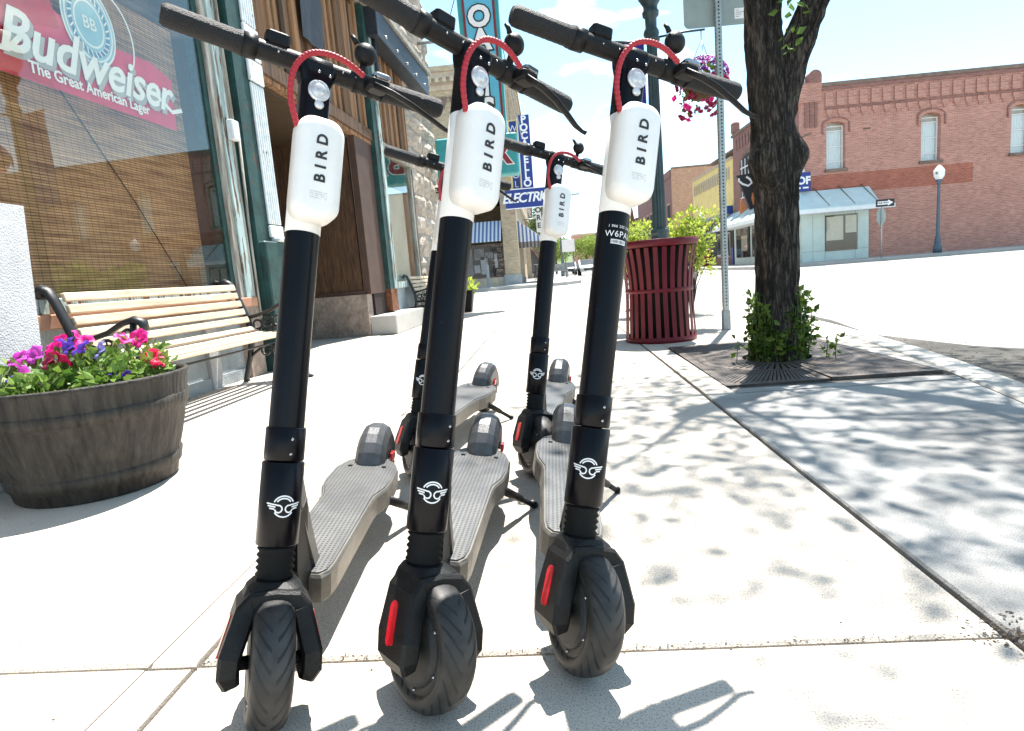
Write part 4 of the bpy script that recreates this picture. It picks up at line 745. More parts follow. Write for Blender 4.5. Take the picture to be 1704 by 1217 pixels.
# cast iron grate, two halves with radial bars
mat('grate_iron', (.09, .075, .066), .6, .35, var=.35, scale=9, bump=.3, bscale=60); B('tree_pit', 'soil', None, (GX0, GY0, -.3), (GX1, GY1, -.045), kind='structure')
GR = empty('tree_grate', (TB[0], TB[1], 0), label='rectangular cast iron grate with radial slots around the tree', cat='tree grate'); gx0, gx1, gy0, gy1 = GX0-TB[0]+.008, GX1-TB[0]-.008, GY0-TB[1]+.008, GY1-TB[1]-.008
def edge_r(a):
    c, s = cos(a), sin(a); return min((gx1 if c > 0 else gx0)/c if abs(c) > 1e-6 else 9, (gy1 if s > 0 else gy0)/s if abs(s) > 1e-6 else 9)
for side in (-1, 1):
    hf = empty('grate_half', parent=None) if False else bpy.data.objects.new('grate_half', None); C.objects.link(hf); hf.parent = GR; hf.empty_display_size = .1
    if side < 0: hf.rotation_euler = (R(.5), R(-.4), 0)
    bars = MB(); fm = MB(); zt_ = .004
    def bar(a0, a1, r0, r1): 
        p = [(r0*cos(a0), r0*sin(a0)), (r1*cos(a0), r1*sin(a0)), (r1*cos(a1), r1*sin(a1)), (r0*cos(a1), r0*sin(a1))]; bars.loft([[(x, y, -.03) for x, y in p], [(x, y, zt_) for x, y in p]])
    n = 34
    for k in range(n):
        am = -pi/2+(k+.5)*pi/n*1.0 if side > 0 else pi/2+(k+.5)*pi/n; wd = pi/n*.33; ro = edge_r(am)-.045
        bar(am-wd, am+wd, .265, min(ro, .47))
        if ro > .52: 
            m2 = 1 if ro < .75 else 2
            for q in range(m2+1): c0 = am+(q-m2/2)*(pi/n)/(m2+1)*1.0; bar(c0-wd/(m2+1)*1.1, c0+wd/(m2+1)*1.1, .5, ro)
    def ringseg(r0, r1):
        a0 = -pi/2 if side > 0 else pi/2
        for k in range(24): bar2 = [(r*cos(a0+x*pi/24), r*sin(a0+x*pi/24)) for r, x in ((r0, k), (r1, k), (r1, k+1), (r0, k+1))]; fm.loft([[(x, y, -.03) for x, y in bar2], [(x, y, zt_+.001) for x, y in bar2]])
    ringseg(.22, .268); ringseg(.465, .505)
    xa, xb = (0.003, gx1) if side > 0 else (gx0, -.003)
    ex = (xb-.05, xb) if side > 0 else (xa, xa+.05); mx_ = (xa, xa+.03) if side > 0 else (xb-.03, xb); lo_, hi_ = min(ex[1], mx_[1]), max(ex[0], mx_[0])
    fm.box((ex[0], gy0, -.03), (ex[1], gy1, zt_+.002))
    for y0, y1 in ((gy0, gy0+.05), (gy1-.05, gy1)): fm.box((lo_+.001, y0, -.028), (hi_-.001, y1, zt_+.0016))
    for y0, y1 in ((gy0, -.225), (.225, gy1)): fm.box((mx_[0], y0, -.029), (mx_[1], y1, zt_+.0024))
    bars.build('radial_bars', 'grate_iron', hf, kind='stuff'); fm.build('frame', 'grate_iron', hf)

# ============================================================ SIGN POST, LAMP, BASKET, BANNER
mat('galv', (.36, .4, .4), .45, .6, var=.2, scale=14); mat('sign_back', (.3, .34, .32), .5, .4, var=.12, scale=5); mat('lamp_green', (.03, .055, .062), .42, .2, var=.25, scale=9); mat('navy', (.012, .014, .2), .75, var=.15); mat('hole', (.01, .01, .01), .9)
SP = empty('sign_post', (1.695, 6.12, 0), R(2), label='perforated galvanised post with the back of a grey traffic sign', cat='sign'); wv = .027
po = MB().box((-wv, -wv, .16), (wv, wv, 3.7), ch=.004).build('post', 'galv', SP); B('post_sleeve', 'stucco_low', SP, (-.035, -.035, 0), (.035, .035, .19), ch=.003)
hl = MB()
for k in range(108):
    z = .24+k*.0318; hl.add([(.0085*cos(a*pi/3), -wv-.0012, z+.0085*sin(a*pi/3)) for a in range(6)], [tuple(range(6))]); hl.add([(-wv-.0012, .0085*cos(a*pi/3), z+.0085*sin(a*pi/3)) for a in range(6)], [tuple(range(5, -1, -1))])
hl.build('post_holes', 'hole', po, kind='stuff')
pn = MB().loft([[(x, y, z) for x, z, _ in rr(.6, .76, .05, 0, 5, cy=3.17)] for y in (.03, .034)]).build('sign_panel', 'sign_back', SP); B('sticker', 'print_white', pn, (.16, .0275, 2.84), (.25, .0295, 2.93)); 
mb = MB()
for k in range(4): mb.box((.17, .0258, 2.855+k*.018), (.17+.03+.04*((k*37) % 3)/2, .027, 2.862+k*.018))
mb.build('sticker_print', 'print_grey', pn)
LPX, LPY = 1.285, 7.2
def fluted(mb, prof, seg=48, fl=12, d=.07):
    return mb.loft([[(r*(1-(d if f else 0)*(.5+.5*cos(fl*2*pi*k/seg)))*cos(2*pi*k/seg), r*(1-(d if f else 0)*(.5+.5*cos(fl*2*pi*k/seg)))*sin(2*pi*k/seg), z) for k in range(seg)] for r, z, f in prof], sm=False)
LM = empty('street_lamp', (LPX, LPY, 0), label='dark green fluted lamp post behind the trash can with banner arm', cat='street lamp')
fluted(MB(), [(.19, 0, 0), (.19, .08, 0), (.16, .12, 0), (.15, .5, 1), (.13, .75, 1), (.105, .8, 0), (.115, .84, 0), (.1, .88, 0), (.095, 1.0, 0), (.102, 1.03, 0), (.1, 1.06, 0), (.08, 1.08, 0)]).build('base', 'lamp_green', LM); fluted(MB(), [(.076, 1.08, 1), (.055, 3.05, 1)], d=.16).build('shaft', 'lamp_green', LM)
MB().lathe([(.056, 3.05), (.085, 3.06), (.09, 3.09), (.075, 3.11), (.085, 3.14), (.078, 3.17), (.06, 3.2), (.062, 3.3), (.085, 3.32), (.09, 3.36), (.075, 3.38), (.075, 3.42), (.125, 3.5), (.13, 3.54), (.1, 3.55)], 32).build('capital', 'lamp_green', LM)
mat('globe', (.85, .85, .83), .3, var=.02); MB().lathe([(.1, 3.55), (.17, 3.66), (.2, 3.8), (.17, 3.95), (.1, 4.05), (.03, 4.1)], 24).build('globe', 'globe', LM); MB().lathe([(.11, 4.04), (.08, 4.1), (.02, 4.16), (.015, 4.24), (.001, 4.26)], 16).build('finial', 'lamp_green', LM)
MB().tube([(-.05, 0, 3.06), (-.42, 0, 3.1)], .012, 8).tube([(.05, 0, 3.1), (.35, -.02, 3.12), (.56, -.03, 3.12)], .012, 8).tube([(-.05, 0, 1.95), (-.42, 0, 1.98)], .012, 8).build('arm', 'lamp_green', LM)
bn = MB().loft([[(-.4+k*.045, .012*sin(k*.9), 3.085), (-.4+k*.045, .018*sin(k*.7+1), 2.5), (-.4+k*.045, .012*sin(k*.9+.5), 2.0)] for k in range(8)], closed=False); bn.build('street_banner', 'navy', label='plain dark blue cloth banner hanging from the near lamp post', cat='banner').location = (LPX, LPY, 0)
HBK = empty('hanging_basket', (LPX+.52, LPY-.03, 2.55), label='hanging basket of purple and red petunias on the near lamp post arm', cat='hanging basket'); mat('coir', (.09, .055, .03), .95, var=.5, scale=60, bump=.8)
MB().lathe([(.02, -.16), (.12, -.13), (.19, -.05), (.21, .03), (.2, .05)], 20).build('basket', 'coir', HBK); mb = MB()
for k in range(3): a = k*2.09+.5; mb.tube([(.2*cos(a), .2*sin(a), .05), (0, 0, .48)], .004, 5)
mb.tube([(0, 0, .47), (0, 0, .56)], .006, 5).build('chain', 'galv', HBK)
mb = MB(); random.seed(4); leaf_cluster(mb, (0, 0, .06), .26, 260, .05, (1, 1, .6), .2); leaf_cluster(mb, (-.18, -.05, -.16), .14, 60, .045, (.7, .7, 1.3), .1); mb.build('foliage', 'sucker_leaf', HBK)
pm = {c_: flower_mesh(.03, c_, 3) for c_ in ('petal_purple', 'petal_orchid', 'petal_magenta', 'petal_crimson')}
for k in range(240):
    a = random.uniform(0, 2*pi); e = random.uniform(-.3, 1.2); r_ = .28; p = V((r_*cos(a)*cos(e), r_*sin(a)*cos(e), .05+.24*sin(e))); 
    if k > 200: p = V((random.choice((-.26, -.2, -.14, .05, .1))+random.gauss(0, .03), -.1+random.gauss(0, .06), random.uniform(-.36, -.05)))
    inst('flower', pm[random.choice(('petal_purple', 'petal_purple', 'petal_purple', 'petal_orchid') if p.z > .08 else ('petal_magenta', 'petal_crimson', 'petal_crimson', 'petal_crimson'))], HBK, p, (p-V((0, .1, 0))).to_track_quat('Z', 'Y').to_euler())
# shrubs and wedge beyond the can
leafmat('shrub_leaf', (.2, .28, .03), (.5, .58, .1), .45)
for lx, ly, r_, hz, lab in ((1.86, 8.3, .34, 1.12, 'yellow green shrub right of the lamp post behind the trash can'), (1.12, 8.4, .24, .98, 'small yellow green shrub left of the lamp post behind the trash can')):
    sh = empty('shrub', (lx, ly, 0), label=lab, cat='shrub', group='shrubs behind the trash can'); mb = MB(); st_ = MB(); random.seed(int(lx*10))
    for k in range(26): a = random.uniform(0, 6.3); q = V((r_*random.uniform(0, 1)*cos(a), r_*random.uniform(0, .8)*sin(a), hz+random.uniform(-.35, .25)-.25*abs(cos(a))*random.random())); st_.tube([(0, 0, 0), (q.x*.4, q.y*.4, q.z*.6), q], [.01, .006, .003], 5); leaf_cluster(mb, q, .15, 70, .055, (1, 1, .8), 0)
    mb.build('foliage', 'shrub_leaf', sh); st_.build('stems', 'bark', sh)
mat('wedge_brown', (.13, .045, .025), .7, var=.2); MB().loft([[(-.09, -.07, 0), (.1, -.07, 0), (.1, .07, 0), (-.09, .07, 0)], [(-.075, -.06, 1.0), (.08, -.06, 1.0), (.08, .06, 1.0), (-.075, .06, 1.0)], [(-.015, -.012, 1.58), (.005, -.012, 1.58), (.005, .012, 1.58), (-.015, .012, 1.58)]]).build('marker_post', 'wedge_brown', label='brown pointed marker post left of the lamp behind the trash can', cat='post').location = (1.37, 10, 0)
# dark pot with lime plant beyond the second bench
PT = empty('tall_pot', (-1.72, 12.6, 0), label='tall dark pot with a lime green plant near the street corner', cat='planter'); MB().loft([rr(.22, .22, .02, 0), rr(.34, .34, .03, .42), rr(.36, .36, .03, .44)]).build('pot', 'black_plastic', PT); mb = MB(); random.seed(2); leaf_cluster(mb, (.02, 0, .52), .2, 90, .12, (1, 1, .6), 0); mb.build('foliage', 'shrub_leaf', PT)
# thin wire from the storefront across the sky
MB().tube([(-2.2, 13.6, 6.2), (-1.9, 13.8, 5.95), (-1.65, 13.4, 5.95), (-1.5, 13.2, 6.2), (-1.43, 13.1, 6.6)], .008, 5).build('overhead_wire', 'black_rubber', label='thin sagging wire beside the tall bar sign', cat='wire')

# ============================================================ PROJECTING SIGNS
mat('neon_teal', (.03, .28, .3), .45, var=.15, scale=4); mat('neon_cyan', (.1, .42, .58), .45, var=.12, scale=3); mat('neon_red', (.2, .012, .02), .45, var=.2); mat('sign_blue', (.012, .035, .22), .45, var=.12); mat('yellowpaint', (.8, .63, .24), .7, var=.12, scale=2)
OS = empty('bar_sign', (-2.1, 13.05, 0), label='tall turquoise neon sign with stacked white letters and a bar panel below', cat='sign')
tw = MB().loft([[(.72, -.16, 3.28), (1.46, -.16, 3.28), (1.46, .16, 3.28), (.72, .16, 3.28)], [(.66, -.16, 7.4), (1.5, -.16, 7.4), (1.5, .16, 7.4), (.66, .16, 7.4)]]).build('tower_box', 'neon_teal', OS); MB().loft([[(.86, y, 3.42), (1.38, y, 3.42), (1.36, y, 7.2), (.8, y, 7.2)] for y in (-.163, -.17)]).build('face', 'neon_cyan', tw)
mb = MB()
for a, b in (((.835, 3.4), (.775, 7.2)), ((1.405, 3.4), (1.385, 7.2)), ((.835, 3.4), (1.405, 3.4))): vs, fs = stroke([a, b], .045); mb.add([(x, -.176, z) for x, z in vs], fs)
mb.build('red_border', 'neon_red', tw)
lt = MB(); lo = MB()
for k, ch_ in enumerate('OASIS'):
    z = 5.7-k*.43; x = 1.09+k*.012
    plane_text(lo, ch_, .53, (x, -.176, z), (1, 0, 0), (0, 0, 1), bold=.05, ext=.002); plane_text(lt, ch_, .53, (x, -.182, z), (1, 0, 0), (0, 0, 1), bold=.022, ext=.003)
lo.build('letter_outline', 'print_black', tw); lt.build('lettering', 'print_white', tw)
bx = B('bar_panel', 'neon_teal', OS, (0, -.2, 2.7), (1.66, .2, 3.5), ch=.03); lt = MB(); lo = MB()
for k, ch_ in enumerate('BAR'): plane_text(lo, ch_, .62, (.4+k*.46, -.205, 3.1), (1, 0, 0), (0, 0, 1), bold=.04, ext=.002); plane_text(lt, ch_, .62, (.4+k*.46, -.212, 3.1), (1, 0, 0), (0, 0, 1), bold=.02, ext=.003)
lo.build('letter_outline', 'print_white', bx); lt.build('lettering', 'neon_red', bx); MB().tube([(-.25, 0, 5.4), (.7, 0, 5.4)], .03, 8).tube([(-.25, 0, 3.2), (.02, 0, 3.2)], .03, 8).tube([(-.25, 0, 2.95), (.02, 0, 2.95)], .02, 8).tube([(1.2, 0.1, 7.3), (1.75, .1, 3.4)], .012, 6).build('bracket', 'galv', OS)
GS = B('street_name_sign', 'teal_paint', None, (-2.33, 13.3, 2.5), (-2.05, 13.32, 2.62), label='small green sign with white letters on the stone corner', cat='sign'); mb = MB(); plane_text(mb, 'LG', .09, (-2.19, 13.297, 2.56), (1, 0, 0), (0, 0, 1), ext=.0005); mb.build('lettering', 'print_white', GS)
PE = empty('vertical_shop_sign', (-1.2, 30.4, 0), label='blue vertical sign with white stacked letters above a wide horizontal blue panel', cat='sign')
ux, uz = V((1, 0, 0)), V((0, 0, 1))
vb = B('vertical_box', 'sign_blue', PE, (.24, -.15, 4.66), (.78, .15, 8.0)); hbx = B('horizontal_box', 'sign_blue', PE, (-.6, -.2, 3.78), (1.34, .2, 4.63)); lt = MB()
for k, ch_ in enumerate('POCATELLO'): plane_text(lt, ch_, .47, (.51, -.16, 7.78-k*.362), ux, uz, bold=.016, ext=.004)
lt.build('lettering', 'print_white', vb); lt = MB(); plane_text(lt, 'ELECTRIC', .62, (.37, -.21, 4.22), ux, uz, bold=.014, shear=.25, ext=.004, spacing=.8); lt.build('lettering', 'print_white', hbx)
eb = MB()
for a, b in (((.22, -.16, 4.67), (.24, -.152, 8.0)), ((.78, -.16, 4.67), (.8, -.152, 8.0)), ((-.62, -.21, 3.74), (1.36, -.201, 3.78)), ((-.62, -.21, 4.63), (1.36, -.201, 4.67))): eb.box(a, b)
eb.build('white_edge', 'print_white', PE); MB().tube([(-.3, .7, 6.5), (.25, .1, 6.5)], .04, 6).tube([(-.3, .7, 4.2), (-.3, .2, 4.2)], .04, 6).build('bracket', 'galv', PE)
WO = empty('narrow_vertical_sign', (-1.24, 30.75, 0), label='narrow yellow edged sign with vertical blue letters behind the blue sign', cat='sign'); wb = B('box', 'yellowpaint', WO, (-.24, -.1, 4.7), (.24, .1, 7.9)); wf_ = B('face', 'sign_blue', wb, (-.16, -.11, 4.75), (.18, -.102, 7.85)); lt = MB()
for k, ch_ in enumerate('W   OOL'): plane_text(lt, ch_, .42, (.01, -.12, 7.5-k*.43), ux, uz, ext=.003) if ch_ != ' ' else None
lt.build('lettering', 'print_white', wb); MB().tube([(-.2, .3, 6.5), (-.2, .05, 6.5)], .04, 6).build('bracket', 'galv', WO)
OR_ = empty('far_vertical_sign', (-.42, 42, 0), label='narrow far white sign with stacked black letters under the wide blue panel', cat='sign'); ob = B('box', 'print_white', OR_, (-.16, -.1, 3.3), (.2, .1, 5.0)); lt = MB()
for k, ch_ in enumerate('ORE'): plane_text(lt, ch_, .48, (.02, -.11, 4.72-k*.5), ux, uz, bold=.012, ext=.003)
lt.build('lettering', 'print_black', ob); MB().tube([(-1.0, 0, 4.2), (-.15, 0, 4.2)], .04, 6).build('bracket', 'galv', OR_)

# ============================================================ FAR CORNER BUILDING (left of the street)
brick('tan_brick', (.5, .4, .26), (.4, .31, .2), (.36, .32, .27)); brick('red_brick', (.52, .235, .175), (.42, .17, .125), (.5, .36, .3), var=.3); brick('dark_brick', (.3, .13, .105), (.24, .1, .08), (.27, .2, .18)); brick('orange_brick', (.56, .32, .2), (.47, .25, .16), (.45, .36, .3))
mat('trim_tan', (.5, .42, .32), .85, var=.2, scale=3); mat('trim_dark', (.2, .14, .11), .85, var=.3, scale=3); glass('far_glass', (.95, .97, .97), .9); mat('dark_room', (.025, .025, .028), .8); mat('grey_stone', (.3, .33, .34), .9, var=.25, scale=4)
stripes('awning_stripe', (.1, .16, .3), (.62, .66, .72), .19, 0, .5); stripes('awning_stripe_y', (.1, .16, .3), (.62, .66, .72), .26, 1, .5)
CB = empty('corner_building', (-1.4, 31, .16), label='three storey tan brick corner building with dentilled cornice and blue striped awning', cat='building')
B('wall', 'tan_brick', CB, (-16, .31, 4.3), (-.03, 22, 9.4)); B('wall', 'tan_brick', CB, (-16, .3, 0), (-3.0, 22, 4.3)); B('wall', 'tan_brick', CB, (-3, 4, 0), (-.35, 22, 4.3)); B('pier', 'tan_brick', CB, (-.74, .0, .5), (0, .95, 4.3)); B('pier_foot', 'grey_stone', CB, (-.8, -.06, 0), (.06, 1.0, .5)); B('string_course', 'trim_tan', CB, (-16, .1, 4.3), (.1, 22, 4.62)); B('bulkhead', 'trim_tan', CB, (-9, .12, 0), (-.805, .3, .42))
for k in range(5): B('cornice_course', 'trim_tan' if k % 2 else 'tan_brick', CB, (-16, .3-.09*k, 9.3+.26*k), (.0+.09*k+.02, 22, 9.56+.26*k))
dm_ = MB().box((-.09, -.12, 0), (.09, 0, .22)).mesh('dentil', 'trim_tan'); tri = MB().loft([[(-.2, -.06, .55), (.2, -.06, .55), (0, -.06, 0)], [(-.2, 0, .55), (.2, 0, .55), (0, 0, 0)]]).mesh('corbel', 'trim_dark')
for k in range(26): inst('dentil', dm_, CB, (-.4-k*.36, -.06, 9.84)); inst('corbel', tri, CB, (-.4-k*.45, .3, 8.7)) if k < 20 else None
for wx in (-4.4, -7.4, -10.4):
    for wz in (5.1, 7.2): w_ = B('window', 'trim_dark', CB, (wx-.6, .26, wz), (wx+.6, .296, wz+1.3)); B('pane', 'dark_room', w_, (wx-.5, .25, wz+.1), (wx+.5, .258, wz+1.2)); B('sill', 'trim_tan', w_, (wx-.7, .2, wz-.12), (wx+.7, .29, wz-.002))
sw = B('shop_window', 'trim_dark', CB, (-4.2, .3, .42), (-.745, .4, 2.1)); B('pane', 'far_glass', sw, (-4.1, .27, .5), (-.8, .275, 2.05)); ps = B('photo_poster', 'dark_room', sw, (-4.1, .29, .5), (-.8, .297, 2.05)); mat('poster_grey', (.14, .14, .155), .6, var=.5, scale=3); mat('poster_light', (.34, .34, .36), .6, var=.3, scale=4)
for a, b, mt in (((-2.75, .6), (-2.35, 1.9), 'poster_grey'), ((-2.25, 1.35), (-1.75, 1.9), 'poster_grey'), ((-1.95, .62), (-1.6, 1.5), 'poster_light'), ((-1.7, 1.4), (-1.3, 1.7), 'poster_grey'), ((-2.3, .7), (-2.0, 1.1), 'poster_light'), ((-3.5, .9), (-2.9, 1.8), 'poster_grey'), ((-1.25, .9), (-1.1, 1.6), 'poster_light')): B('poster_patch', mt, ps, (a[0], .28, a[1]), (b[0], .287, b[1]))
AW = MB().loft([[(-5.2, .28, 3.15), (-.78, .28, 3.15), (-.78, -.75, 2.15), (-5.2, -.75, 2.15)], [(-5.2, .28, 3.2), (-.78, .28, 3.2), (-.78, -.8, 2.2), (-5.2, -.8, 2.2)]]).build('awning', 'awning_stripe', CB); MB().loft([[(-.0, 1.0, 3.15), (-.0, 8, 3.15), (1.3, 8, 2.1), (1.3, 1.0, 2.1)], [(0, 1.0, 3.2), (0, 8, 3.2), (1.35, 8, 2.15), (1.35, 1.0, 2.15)]]).build('awning', 'awning_stripe_y', CB)
MB().loft([[(.002, y_, 3.19), (.002, y_, 2.1), (1.34, y_, 2.1)] for y_ in (.93, .995)]).build('awning_end', 'awning_stripe', CB); stripes('valance_stripe', (.05, .05, .06), (.22, .19, .17), .19, 0, .5); B('valance', 'valance_stripe', CB, (.002, .94, 1.8), (1.34, .99, 2.095)); B('fascia', 'tan_brick', CB, (-.3, .96, 3.2), (-.04, 22, 4.299)); B('shop_front', 'dark_room', CB, (-.3, 1, 0), (-.2, 8, 3.2)); 
for k in range(5): B('post', 'trim_tan', CB, (-.25, 1.6+k*1.5, .3), (-.02, 1.85+k*1.5, 3.1)); B('post_foot', 'grey_stone', CB, (-.28, 1.5+k*1.5, 0), (.02, 1.95+k*1.5, .3))
for k in range(9): B('rib', 'trim_tan', CB, (-.02, 1.2+k*1.2, 4.7), (.08, 1.45+k*1.2, 9.2))
for k, (y0, y1, h, mt) in enumerate(((53, 62, 7, 'trim_tan'), (62, 75, 8.5, 'dark_brick'), (75, 95, 6, 'tan_brick'), (95, 130, 8, 'red_brick'))):
    fb = empty('row_building', (-1.4, y0, .16), label=['cream shop building next beyond the tan corner building', 'dark brick building further down the left side', 'low tan building far down the left side', 'red brick building at the far end of the left side'][k], cat='building', group='far buildings on the left side'); L = y1-y0
    B('wall', mt, fb, (-12, .02, 0), (0, L-.02, h)); B('cornice', 'trim_tan', fb, (-12, 0, h), (.25, L, h+.35)); B('shop_front', 'dark_room', fb, (.003, .6, .4), (.02, L-.6, 2.6)); B('canopy', 'trim_dark', fb, (.003, .3, 2.8), (1.2, L-.3, 2.95))
    for j in range(int(L//2.5)): w_ = B('window', 'dark_room', fb, (.003, 1+j*2.5, 4), (.03, 2.2+j*2.5, 5.6)); B('sill', 'trim_tan', w_, (.003, .9+j*2.5, 3.85), (.1, 2.3+j*2.5, 3.99))
BO = MB().lathe([(.09, 0), (.085, .05), (.07, .06), (.07, .95), (.08, .97), (.075, 1.02), (.02, 1.07)], 14).build('bollard', 'grey_stone', label='slim grey bollard on the pavement before the striped awning', cat='bollard'); BO.location = (-2.85, 29.3, .16)

# ============================================================ RIGHT BRICK BUILDING
mat('curtain_white', (.85, .85, .83), .9, var=.05); RB = empty('brick_building', (11.9, 30, .16), label='large red brick corner building with corbelled parapet and arched windows', cat='building')
WINS = [1.5, 5.65, 9.5, 13.4, 17.3]; wz0, wz1, ww = 4.12, 6.0, .42
def arch(cx, z0, z1, w, rise=.16, n=8): return [(cx-w, z0), (cx+w, z0)]+[(cx+w*cos(R(180*k/n)) , z1+rise*sin(R(180*k/n))) for k in range(n+1)]
# south wall as courses round the openings
HT = 7.72; wl_ = MB(); x = 0
for wx in WINS: wl_.box((x, 0, 0), (wx-ww, .35, HT)); wl_.box((wx-ww, 0, 0), (wx+ww, .35, wz0)); wl_.box((wx-ww, 0, wz1+.2), (wx+ww, .35, HT)); x = wx+ww
wl_.box((x, 0, 0), (24, .35, HT)); sw_ = wl_.build('south_wall', 'red_brick', RB)
for wx in WINS:
    a = arch(wx, wz0, wz1, ww, .19); top = [(wx+ww, wz1+.2), (wx-ww, wz1+.2)]; q = [(x_, z_) for x_, z_ in a[2:]]+[(wx-ww, wz1+.2), (wx+ww, wz1+.2)]
    MB().loft([[(x_, y_, z_) for x_, z_ in q] for y_ in (.001, .34)]).build('arch_infill', 'red_brick', RB)
    wn_ = MB(); 
    for s_ in (-1, 1): wn_.box((wx+s_*ww-(.05 if s_ > 0 else 0), .24, wz0), (wx+s_*ww+(0 if s_ > 0 else .05), .3, wz1+.05))
    for z_ in (wz0, wz0+.32, wz0+1.0, wz1-.2, wz1+.0): wn_.box((wx-ww+.05, .245, z_), (wx+ww-.05, .295, z_+.04))
    wn_ = wn_.build('window', 'print_white', RB); B('pane', 'far_glass', wn_, (wx-ww+.04, .27, wz0+.02), (wx+ww-.04, .272, wz1+.18)); cu_ = MB()
    cu_.loft([[(wx-ww+k*.84/36, .325+.02*sin(k*1.5), wz0), (wx-ww+k*.84/36, .325+.02*sin(k*1.5), wz1+.0)] for k in range(37)], closed=False).build('curtain', 'curtain_white', wn_); B('blind', 'trim_tan', wn_, (wx-ww, .3, wz1-.18), (wx+ww, .302, wz1+.2)); B('dark_back', 'dark_room', wn_, (wx-ww-.1, .5, wz0-.1), (wx+ww+.1, .55, wz1+.3)); B('sill', 'trim_dark', wn_, (wx-ww-.08, -.1, wz0-.13), (wx+ww+.08, .24, wz0-.003))
    for r0, nm in ((ww+.17, 'hood_mould'),):
        pts = [(wx-r0, wz1-.32), (wx-r0, wz1+.02)]+[(wx+r0*cos(R(180-k*18)), wz1+.06+.3*sin(R(180-k*18))) for k in range(11)]+[(wx+r0, wz1+.02), (wx+r0, wz1-.32)]; vs, fs = stroke(pts, .06); b_ = len(vs); MB().loft([[(pts[i][0]+dx, y_, pts[i][1]+dz) for dx, y_, dz in ((-.03, -.05, .03), (.03, -.05, -.03), (.03, .0, -.03), (-.03, .0, .03))] for i in range(len(pts))]).build(nm, 'dark_brick', RB)
B('painted_band', 'painted', RB, (.1, -.012, 3.0), (7.5, -.002, 3.85)) if 'painted' in MATS else None
brick('painted', (.4, .12, .075), (.34, .1, .06), (.42, .2, .15), var=.45); B('painted_band', 'painted', RB, (.1, -.012, 3.02), (7.5, -.002, 3.88))
B('coping', 'trim_dark', RB, (.85, -.1, HT+.0), (24, .4, HT+.16)); B('parapet_step', 'dark_brick', RB, (.85, -.06, HT-.16), (24, .0, HT-.003)); B('ledge', 'dark_brick', RB, (1.0, -.05, HT-.98), (24, -.002, HT-.9))
c1 = MB().box((-.17, -.07, 0), (.17, 0, .6), ch=.01).mesh('corbel', 'red_brick'); c2 = MB().box((-.12, -.06, 0), (.12, 0, .2)).box((-.05, -.055, -.16), (.05, 0, 0)).mesh('corbel_tooth', 'red_brick')
for k in range(44): inst('corbel', c1, RB, (1.2+k*.5, -.001, HT-.86)); inst('corbel_tooth', c2, RB, (1.2+k*.5, -.001, HT-1.2))
# corner pier with rounded caps, west front
for x_ in (.12, .34, .56): B('pier_rib', 'dark_brick', RB, (x_, -.06, 6.0), (x_+.12, -.001, 7.1))
B('corner_pier', 'red_brick', RB, (-.12, -.1, 7.1), (.85, .9, HT+.2)); 
for a, b in (((.3, -.12), (.85, .35)), ((-.14, .25), (.25, .9))):
    xc = (a[0]+b[0])/2; rw = (b[0]-a[0])/2; MB().loft([[(xc-rw, y_, HT+.2), (xc+rw, y_, HT+.2)]+[(xc+rw*cos(R(k*18)), y_, HT+.5+rw*.9*sin(R(k*18))) for k in range(11)] for y_ in (a[1], b[1])]).build('rounded_cap', 'dark_brick', RB)
B('west_wall', 'dark_brick', RB, (-.02, .36, 3.2), (.3, 10.4, HT)); B('roof_slab', 'trim_dark', RB, (.3, .36, 7.2), (24, 18, 7.3)); B('rear_wall', 'red_brick', RB, (.3, 10.4, 0), (24, 10.7, HT)); B('end_wall', 'red_brick', RB, (23.7, .36, 0), (24, 10.4, HT)); B('west_coping', 'trim_dark', RB, (-.12, .9, HT), (.35, 10.5, HT+.15)); B('end_cap', 'dark_brick', RB, (-.12, 9.9, HT+.15), (.3, 10.5, HT+.9), ch=.1)
for k in range(16): inst('corbel', MB().box((-.07, -.17, 0), (0, .17, .6)).mesh('corbel', 'dark_brick') if k == 0 else WC, RB, (-.021, 1.4+k*.55, HT-.86)) if k == 0 else inst('corbel', WC, RB, (-.021, 1.4+k*.55, HT-.86)); WC = bpy.data.meshes.get('corbel.002') or bpy.data.meshes['corbel']
for y0 in (1.6, 6.4):
    w_ = MB().loft([[(x_, y0+1.3+p*1.0, z_) for p, z_ in [(-1.3, 3.9), (1.3, 3.9)]+[(1.3*cos(R(k*18)), 5.6+.75*sin(R(k*18))) for k in range(11)]] for x_ in (-.03, -.022)]).build('arched_window', 'dark_room', RB)
    for j in range(4): B('mullion', 'print_white', w_, (-.06, y0+.35+j*.62, 3.9), (-.03, y0+.42+j*.62, 6.1))
    for z_ in (3.9, 4.9, 5.6): B('transom', 'print_white', w_, (-.058, y0+.1, z_), (-.032, y0+2.5, z_+.07))
    pts = [(y0+1.3+1.42*cos(R(k*12)), 5.6+.9*sin(R(k*12))) for k in range(16)]; MB().loft([[(-.05, y-.04, z+.06), (-.05, y+.04, z-.06), (-.021, y+.04, z-.06), (-.021, y-.04, z+.06)] for y, z in pts]).build('hood_mould', 'trim_dark', RB)
